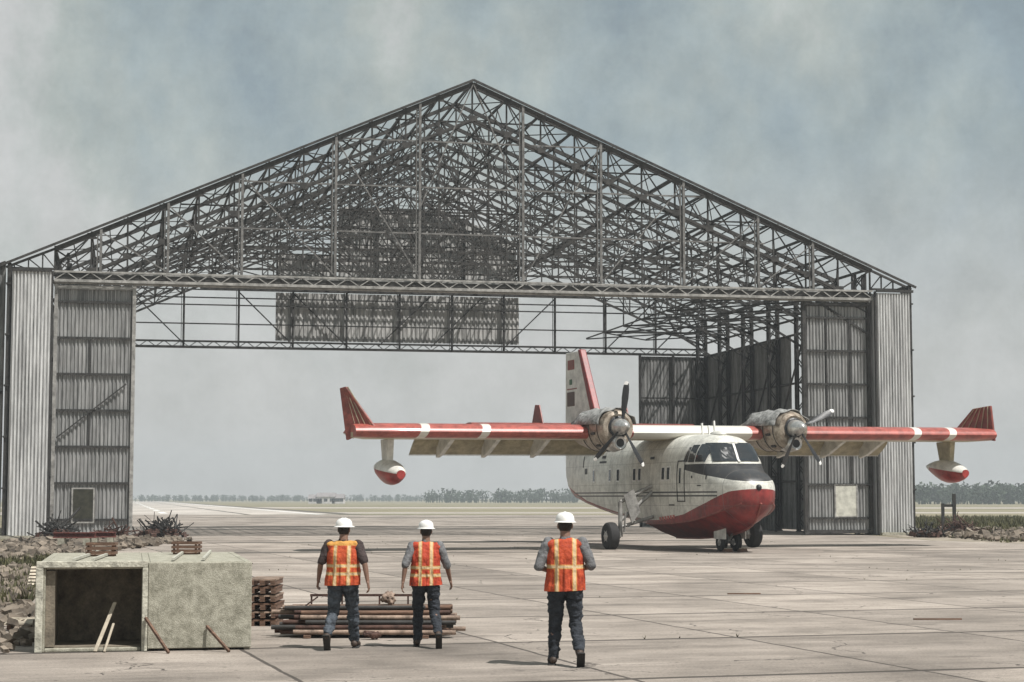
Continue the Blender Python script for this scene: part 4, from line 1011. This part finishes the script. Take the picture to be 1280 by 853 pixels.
MB().box(-Lh + tk + .006, .1, .051, -.056, 1.25, .062).build('inner_floor', CONCIN, bx)
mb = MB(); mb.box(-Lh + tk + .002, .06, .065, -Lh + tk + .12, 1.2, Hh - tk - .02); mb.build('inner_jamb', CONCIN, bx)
MB().box(.03, -.05, .03, Lh + .01, -.003, Hh - .01).build('cover_slab', CONC, bx, bevel=.012)
mb = MB(); mb.box(-Lh - .03, -.045, Hh - .07, .02, -.004, Hh + .015).box(-Lh - .035, -.05, 0, -Lh + .06, -.005, Hh - .075).box(-.045, -.06, 0, .026, -.006, Hh - .075)
mb.build('rim', mat('pale_concrete_rim', (.5, .48, .40), .85, 0, .5, 8, bump=.5, bscale=30), bx, bevel=.008)
mb = MB(); 
for x in (-.95, -.7, .35, .75): mb.bar((x, .1, Hh + .03), (x + .25, 3.9, Hh + .03), .035)
mb.build('lifting_strip', mat('pale_strip', (.42, .41, .35), .8), bx)
def BP(x, y, z=0): return bx.matrix_basis @ Vector((x, y, z))
def plank(p, q, w, h, m, label, name='plank', cat='plank', group=None):
    p, q = Vector(p), Vector(q); o = MB().bar(Vector((0, 0, 0)), q - p, w, h).build(name, m, bevel=.004); o.location = p; tag(o, label, cat, group); return o
plank(BP(-.64, -.10, .012), BP(-.40, .35, .62), .05, .02, WOODL, 'pale plank leaning inside the open cell of the concrete box')
plank(BP(-.52, -.16, .012), BP(-.41, .1, .36), .03, .02, WOODL, 'short thin pale stick beside the plank in the open concrete cell', 'stick', 'stick')
plank(BP(.30, -.50, .012), BP(.0, -.075, .44), .035, .035, WOODB, 'brown stick leaning on the middle rib of the concrete box', 'stick', 'stick')
plank(BP(1.08, -.45, .012), BP(.80, -.07, .32), .035, .035, WOODB, 'brown stick leaning on the closed right half of the concrete box', 'stick', 'stick')
# slatted crates on the box
def crate(loc, rz, label, sx=.42, sy=.3, sz=.17):
    c = empty('slatted_crate', loc, rz); tag(c, label, 'crate')
    for k in range(3):
        z = .03 + k * sz * .38
        mb = MB(); mb.box(-sx / 2, -sy / 2, z, sx / 2, -sy / 2 + .02, z + .04).box(-sx / 2, sy / 2 - .02, z, sx / 2, sy / 2, z + .04).box(-sx / 2, -sy / 2 + .021, z, -sx / 2 + .02, sy / 2 - .021, z + .04).box(sx / 2 - .02, -sy / 2 + .021, z, sx / 2, sy / 2 - .021, z + .04)
        mb.build('slat', WOODB, c)
    for x in (-1, 1):
        for y in (-1, 1): MB().box(x * (sx / 2 - .035) - .015, y * (sy / 2 - .035) - .015, 0, x * (sx / 2 - .035) + .015, y * (sy / 2 - .035) + .015, sz).build('corner_post', WOODB, c)
    MB().box(-sx / 2 + .03, -sy / 2 + .03, 0.0, sx / 2 - .03, sy / 2 - .03, .02).build('base', WOODB, c)
crate(BP(-.62, 2.6, Hh), R(4), 'brown slatted crate on the concrete box above its open left cell')
crate(BP(.62, 3.3, Hh), R(-3), 'brown slatted crate on the concrete box above its closed right cell', .40, .3, .16)

# lattice stack right of the box : stacked pallets
p0 = G(329, 782); n_p = 0
for i in range(6):
    o = empty('pallet', (p0.x + random.uniform(-.02, .02), p0.y + .3, i * .128), R(random.uniform(-3, 3)))
    pos = ['lowest', 'second lowest', 'third lowest', 'third highest', 'second highest', 'topmost'][i]
    tag(o, f'brown pallet, {pos} in the stack right of the concrete box', 'pallet', 'pallets stacked by the concrete box')
    mb = MB()
    for x in (-.17, 0, .17): mb.box(x - .04, -.5, 0, x + .04, .5, .075)
    mb.build('bearer', WOODB, o)
    mb = MB()
    for k in range(7): y = -.48 + k * .15; mb.box(-.22, y, .076, .22, y + .09, .1)
    mb.build('deck_boards', RUSTL if i % 2 else WOODB, o)

# pile of rusty pipes and bars behind the two workers
pc = G(458, 798); prs = []
rnd = random.Random(5); rows = [(0, 11), (1, 10), (2, 9), (3, 9), (4, 8), (5, 6)]; cnt = 0
rowname = ['bottom', 'second', 'third', 'fourth', 'fifth', 'top']; ordn = ['nearest', 'second', 'third', 'fourth', 'fifth', 'sixth', 'seventh', 'eighth', 'ninth', 'tenth', 'farthest']
for r_, n_ in rows:
    for k in range(n_):
        rad = .034; y = pc.y + (k + r_ * .5) * .075 + rnd.uniform(-.006, .006); z = rad + .05 + r_ * .068
        ln = 2.15 + rnd.uniform(-.25, .35); cx = pc.x + rnd.uniform(-.2, .2); a = rnd.uniform(-.012, .012)
        if rnd.random() < .55 or True:
            mb = MB(); n = 14
            pr_o = [(-ln / 2, rad * .72), (-ln / 2, rad), (ln / 2, rad), (ln / 2, rad * .72), (ln / 2 - .12, rad * .72), (ln / 2 - .14, .002)]
            mb.lathe([(-ln / 2 + .14, .002), (-ln / 2 + .12, rad * .72)] + pr_o, (0, 0, 0), 'X', n)
            o = mb.build('pipe', rnd.choice([RUST, RUST, WOODB, STEELD, RUSTL]), smooth=True, fixn=True)
        o.location = (cx, y, z); o.rotation_euler = (0, a * .3, a)
        tag(o, f'rusty pipe in the {rowname[r_]} row of the pile, {ordn[k] if k < n_ - 1 else "farthest"} from the front', 'pipe', 'rusty pipes in the pile')
for i, dx in enumerate((-.85, .85)):
    o = MB().box(-.05, -.1, 0, .05, 1.1, .048).build('bearer_beam', WOODB, bevel=.006); o.location = (pc.x + dx, pc.y, 0)
    tag(o, ['timber bearer under the left end of the pipe pile', 'timber bearer under the right end of the pipe pile'][i], 'timber beam', 'bearers under the pipe pile')
tr = empty('bar_trestle', (pc.x - .15, pc.y + .50, .44)); tag(tr, 'low frame with one long bar standing on top of the pipe pile', 'trestle')
MB().bar((-.72, 0, .15), (.78, 0, .15), .035).build('top_bar', RUST, tr)
for x in (-.70, -.25, .3, .72): MB().bar((x, 0, -.02), (x, 0, .132), .025).build('leg', RUST, tr)
o = MB().bar((0, 0, 0), (.22, .05, .16), .02).build('stick', RUST); o.location = (pc.x - .95, pc.y + .2, .42); tag(o, 'thin rusty rod sticking up at the left end of the pipe pile', 'rod')
# cloth bundle on the pile and rag in front
def lump(name, loc, r, m, label, cat, seed):
    mb = MB().sphere((0, 0, 0), r, 14); me = evalmesh(mb, name, m, min(r) / 5, 1)
    displace(me, min(r) * .9, 1.6 / max(r), seed); mz = min(v.co.z for v in me.vertices)
    for v in me.vertices: v.co.z -= mz
    o = bpy.data.objects.new(name, me); C.objects.link(o); o.location = loc; tag(o, label, cat); return o
lump('work_glove', (pc.x + .30, pc.y + .35, .43), (.10, .08, .09), RUSTL, 'crumpled tan rag bundle on the pipe pile between two workers', 'rag', 3)
gg = G(466, 799); lump('canvas_rag', (gg.x, gg.y - .1, 0), (.14, .09, .05), RUST, 'dark crumpled rag on the ground in front of the pipe pile', 'rag', 8)

# rubble and scrap, left
def rubble(name, pts, n, smin, smax, m, label, cat, seed, pile=None):
    rr = random.Random(seed); mb = MB()
    xs = [p[0] for p in pts]; ys = [p[1] for p in pts]
    for _ in range(n):
        x = rr.uniform(min(xs), max(xs)); y = rr.uniform(min(ys), max(ys)); s = rr.uniform(smin, smax) * (1 if rr.random() < .85 else 1.7)
        z = s * .3 + (pile(x, y) * rr.random() if pile else 0)
        rot = Matrix.Rotation(rr.uniform(0, 6.3), 3, 'Z') @ Matrix.Rotation(rr.uniform(-.6, .6), 3, 'X') @ Matrix.Rotation(rr.uniform(-.5, .5), 3, 'Y')
        h = [Vector((a * s * rr.uniform(.35, .6), b * s * rr.uniform(.3, .55), c * s * rr.uniform(.2, .42))) for c in (-1, 1) for b in (-1, 1) for a in (-1, 1)]
        mb.add([Vector((x, y, z)) + rot @ q for q in h], [(0, 2, 3, 1), (4, 5, 7, 6), (0, 1, 5, 4), (2, 6, 7, 3), (0, 4, 6, 2), (1, 3, 7, 5)])
    o = mb.build(name, m); tag(o, label, cat, kind='stuff'); return o
a = G(-70, 748); b = G(52, 680)
def lp(x, y): 
    return .9 * max(0, 1 - abs(x + 13.8 - (y - 45) * -.25) / 4.0) 
rubble('rubble', [(-15.2, 34), (-9.6, 52)], 3800, .04, .17, RUBM, 'broken stone and rubble heaped left of the concrete box', 'rubble', 11, lambda x, y: .10)
rubble('rubble', [(-22, 52), (-15.2, 88)], 3000, .07, .24, RUBM, 'loose rubble strewn in front of the left hangar door', 'rubble', 12, lambda x, y: .12)
rubble('gravel_scatter', [(-10.5, 24), (-6.6, 34)], 700, .05, .18, RUBM, 'small stones scattered at the left edge of the concrete box', 'rubble', 13, lambda x, y: .06)
rubble('gravel_scatter', [(22.6, 86), (40, 112)], 1800, .08, .28, RUBM, 'stones scattered on the verge right of the hangar', 'rubble', 14, lambda x, y: .12)
# slatted pallets left
for i, (px, py, n_, lab) in enumerate(((40, 745, 4, 'pale slatted pallet leaning on the rubble beside the concrete box, upper of two'), (36, 790, 3, 'pale slatted pallet lying low at the left edge of the concrete box'))):
    q = G(px, py); o = empty('pallet', (q.x, q.y + (1.2 if i == 0 else .2), .02), R(8), rx=R(28 if i == 0 else 2)); tag(o, lab, 'pallet', 'loose pallets left of the box')
    mb = MB()
    for k in range(7): mb.box(-.42, k * .14, .07, .42, k * .14 + .08, .095)
    mb.build('deck_boards', WOODL, o); mb = MB()
    for x in (-.35, 0, .35): mb.box(x - .03, 0, 0, x + .03, .95, .069)
    mb.build('bearer', WOODB, o)
# scrap in the middle distance on the left
def scrap(loc, n, r, m, label, seed, name='scrap_heap', h=.6):
    rr = random.Random(seed); o = empty(name, loc); tag(o, label, 'scrap heap')
    mb = MB()
    for _ in range(n):
        p = Vector((rr.gauss(0, r * .5), rr.gauss(0, r * .25), 0)); hh = h * math.exp(-(p.x / r) ** 2) * rr.random(); p.z = hh + .05
        d = Vector((rr.uniform(-1, 1), rr.uniform(-.5, .5), rr.uniform(-.1, .7))).normalized() * rr.uniform(.2, .9); q = p + d
        mb.bar(p, q, rr.uniform(.02, .07))
    mb.build('bent_bars', m, o)
    mb = MB()
    for _ in range(n // 2):
        p = Vector((rr.gauss(0, r * .5), rr.gauss(0, r * .25), 0)); p.z = h * .6 * math.exp(-(p.x / r) ** 2) * rr.random() + .08
        mb.obox(p, (rr.uniform(.1, .5), rr.uniform(.1, .4), rr.uniform(.05, .3)), Matrix.Rotation(rr.uniform(0, 3), 3, 'Z') @ Matrix.Rotation(rr.uniform(-.5, .5), 3, 'X'))
    mb.build('scrap_blocks', RUST, o); return o
q = G(203, 672); scrap((q.x, q.y, 0), 150, 1.0, STEELD, 'dark tangled scrap heap standing on the apron just right of the left hangar door', 21, h=.7)
q = G(158, 673); scrap((q.x, q.y - 3, 0), 60, .8, RUST, 'low brown scrap heap at the foot of the left hangar door', 22, h=.5)
q = G(70, 678); scrap((q.x, q.y, 0), 110, 1.0, STEELD, 'tangled dark scrap at the foot of the left door pocket', 23, h=.8)
p = G(66, 676); o = MB().tube((0, 0, 0), (1.3, .6, 1.6), .06).build('leaning_pole', STEELD); o.location = (p.x + .0, p.y - .6, 0); tag(o, 'dark pole leaning up against the left hangar door', 'pole')
o.rotation_euler = (0, 0, 0)
for i, (px, py, l_, lab) in enumerate(((93, 690, .8, 'red steel girder lying on blocks behind the concrete box, left one'), (128, 689, .5, 'shorter dull red girder lying behind the concrete box, right one'))):
    q = G(px, py); g_ = empty('red_girder', (q.x, q.y, 0), R(6 * i)); tag(g_, lab, 'girder', 'red girders behind the box')
    mb = MB().box(-l_ / 1, -.15, .52, l_ / 1, .15, .57).box(-l_ / 1, -.15, .70, l_ / 1, .15, .74).box(-l_ / 1, -.02, .572, l_ / 1, .02, .698); mb.build('beam', REDBR, g_)
    for s in (-1, 1): MB().box(s * l_ * .6 - .12, -.2, 0, s * l_ * .6 + .12, .2, .52).build('support_block', CONC, g_)
# post frame, tyres and weeds on the right
q = G(1180, 668); fr = empty('post_frame', (q.x, q.y, 0)); tag(fr, 'two dark upright posts joined by a rail on the verge right of the hangar', 'post frame')
MB().box(-.12, -.08, 0, .04, .08, 1.75).build('short_post', STEELD, fr); MB().box(.52, -.09, 0, .70, .09, 2.3).build('tall_post', STEELD, fr); MB().box(.041, -.04, 1.55, .519, .04, 1.7).build('rail', STEELD, fr)
q = G(1198, 669); scrap((q.x, q.y, 0), 90, .9, RUST, 'dark brown scrap heap beside the two posts right of the hangar', 24, h=.7)
q = G(1160, 672); scrap((q.x, q.y, 0), 60, 1.2, STEELD, 'low tangle of bars and rubble at the right corner of the hangar', 25, h=.35)
def weeds(name, x0, x1, y0, y1, n, h, label, seed):
    rr = random.Random(seed); mb = MB()
    for _ in range(n):
        x, y = rr.uniform(x0, x1), rr.uniform(y0, y1)
        for _k in range(4):
            a = rr.uniform(0, 6.28); l_ = h * rr.uniform(.4, 1.1); wd = l_ * .16; d = Vector((math.cos(a), math.sin(a), 0)); p = Vector((x, y, 0)) + d * .05
            mb.add([p - d.cross(Vector((0, 0, 1))) * wd, p + d.cross(Vector((0, 0, 1))) * wd, p + d * l_ * .4 + Vector((0, 0, l_))], [(0, 1, 2)])
    o = mb.build(name, VEGM); tag(o, label, 'weeds', kind='stuff')
weeds('weeds', 24, 60, 104, 190, 5000, .45, 'dry weeds on the field right of the hangar', 31)
weeds('weeds', 22.6, 44, 84, 104, 1300, .25, 'sparse weeds on the gravel verge right of the hangar', 33)
weeds('weeds', -16.5, -9.4, 30, 60, 3500, .3, 'sparse weeds among the rubble left of the concrete box', 32)
# loose boards and stones on the apron in front
for i, (px, py, l_, a_, lab) in enumerate(((930, 743, .7, 2, 'short dark batten lying flat on the apron right of the nearest worker'), (1172, 775, .8, 1, 'short dark batten lying flat on the apron at the far right'))):
    q = G(px, py); o = MB().box(-l_ / 2, -.03, 0, l_ / 2, .03, .025).build('batten', WOODB); o.location = q; o.rotation_euler = (0, 0, R(a_)); tag(o, lab, 'batten', 'battens lying on the apron')

rj = random.Random(77); mbj = MB(); an = G(613, 800)
for _ in range(900):
    i = rj.randint(-6, 12); t = rj.uniform(-2, 90); ca, sa = math.cos(R(16.5)), math.sin(R(16.5))
    if rj.random() < .5: lx, ly = i * 3.6 + rj.gauss(0, .03), t
    else: lx, ly = rj.uniform(-20, 40), (rj.randint(0, 16)) * 5.4 - .5 + rj.gauss(0, .04)
    if mnoise.noise(Vector((lx * .25, ly * .25, 3))) < .12: continue
    x, y = an.x + lx * ca - ly * sa, an.y + lx * sa + ly * ca
    if not (-9 < x < 24 and 21 < y < 110): continue
    for _k in range(3):
        a = rj.uniform(0, 6.28); l_ = rj.uniform(.02, .06); d = Vector((math.cos(a), math.sin(a), 0)); p = Vector((x, y, .002)); c_ = Vector((-d.y, d.x, 0)) * .012
        mbj.add([p - c_, p + c_, p + d * l_ * .8 + Vector((0, 0, l_))], [(0, 1, 2)])
jo = mbj.build('joint_weeds', VEGM); tag(jo, 'tiny dry weeds sprouting from the joints of the apron', 'weeds', kind='stuff')
# ------------------------------------------------------------------ far wood, trees and buildings
def wood(name, x0, x1, y0, y1, n, hmin, hmax, label, seed, leaf=1.6):
    rr = random.Random(seed); mb = MB()
    for _ in range(n):
        x, y, H_ = rr.uniform(x0, x1), rr.uniform(y0, y1), rr.uniform(hmin, hmax); w_ = H_ * rr.uniform(.28, .45)
        mb.bar((x, y, 0), (x, y, H_ * .6), .5)
        for _k in range(46):
            v = Vector((rr.gauss(0, .42), rr.gauss(0, .42), rr.uniform(-1, 1)))
            c = Vector((x + v.x * w_ * 1.1, y + v.y * w_, H_ * .56 + v.z * H_ * .44 * (1 - .35 * abs(v.x))))
            s_ = leaf * rr.uniform(.5, 1.1) * H_ / 12
            e = [Vector((rr.uniform(-1, 1), rr.uniform(-1, 1), rr.uniform(-1, 1))).normalized() * s_ for _q in range(4)]
            mb.add([c + k for k in e], [(0, 1, 2), (0, 2, 3), (0, 3, 1), (1, 3, 2)])
    o = mb.build(name, FARVEG); tag(o, label, 'wood', kind='stuff'); return o
wood('far_wood', 150, 420, 690, 790, 620, 5, 9, 'distant blue-green belt of trees on the horizon right of the hangar', 41)
wood('far_wood', -45, 60, 960, 1040, 150, 3, 8, 'distant low wood on the horizon seen through the hangar', 42)
wood('far_wood', -420, -60, 1500, 1600, 420, 2.5, 6, 'very distant faint tree line on the horizon left of centre', 43)
BW = mat('far_white_wall', (.55, .53, .52), .8, 0, .2, .5); BR = mat('far_roof', (.24, .22, .22), .8, 0, .3, .5)
for i, (px, w_, h_, lab) in enumerate(((396, 6, 2.2, 'tiny white shed on the horizon, leftmost of the far buildings'), (409, 8, 3.0, 'tiny white building on the horizon, middle and largest of the far buildings'), (424, 5, 2.4, 'tiny grey shed on the horizon, rightmost of the far buildings'))):
    Y = 820; X_ = (px - 640) / F * Y; b_ = empty('far_building', (X_, Y, 0)); tag(b_, lab, 'building', 'far buildings on the horizon')
    MB().box(-w_ / 2, -4, 0, w_ / 2, 4, h_).build('wall', BW, b_)
    MB().add([(-w_ / 2 - .3, -4.3, h_), (w_ / 2 + .3, -4.3, h_), (w_ / 2 + .3, 4.3, h_), (-w_ / 2 - .3, 4.3, h_), (-w_ / 2 - .3, 0, h_ + 1.8), (w_ / 2 + .3, 0, h_ + 1.8)], [(0, 1, 5, 4), (2, 3, 4, 5), (3, 0, 4), (1, 2, 5)]).build('roof', BR, b_)
    for k in range(3): MB().box(-w_ / 3 + k * w_ / 3 - .8, -4.06, .9, -w_ / 3 + k * w_ / 3 + .8, -4.004, 2.2).build('window', GLASSD, b_)
# ------------------------------------------------------------------ air
hb = MB().box(-900, -60, -1.2, 900, 1700, 45).build('haze', None or bpy.data.materials.new('haze_air')); tag(hb, 'thin pale haze in the air over the airfield', 'haze', kind='stuff')
hm_ = hb.data.materials[0]; hm_.use_nodes = True; t_ = hm_.node_tree; t_.nodes.remove(t_.nodes['Principled BSDF']); pv = t_.nodes.new('ShaderNodeVolumePrincipled')
pv.inputs['Density'].default_value = .00045; pv.inputs['Color'].default_value = (.80, .86, .90, 1); t_.links.new(pv.outputs[0], t_.nodes['Material Output'].inputs['Volume'])
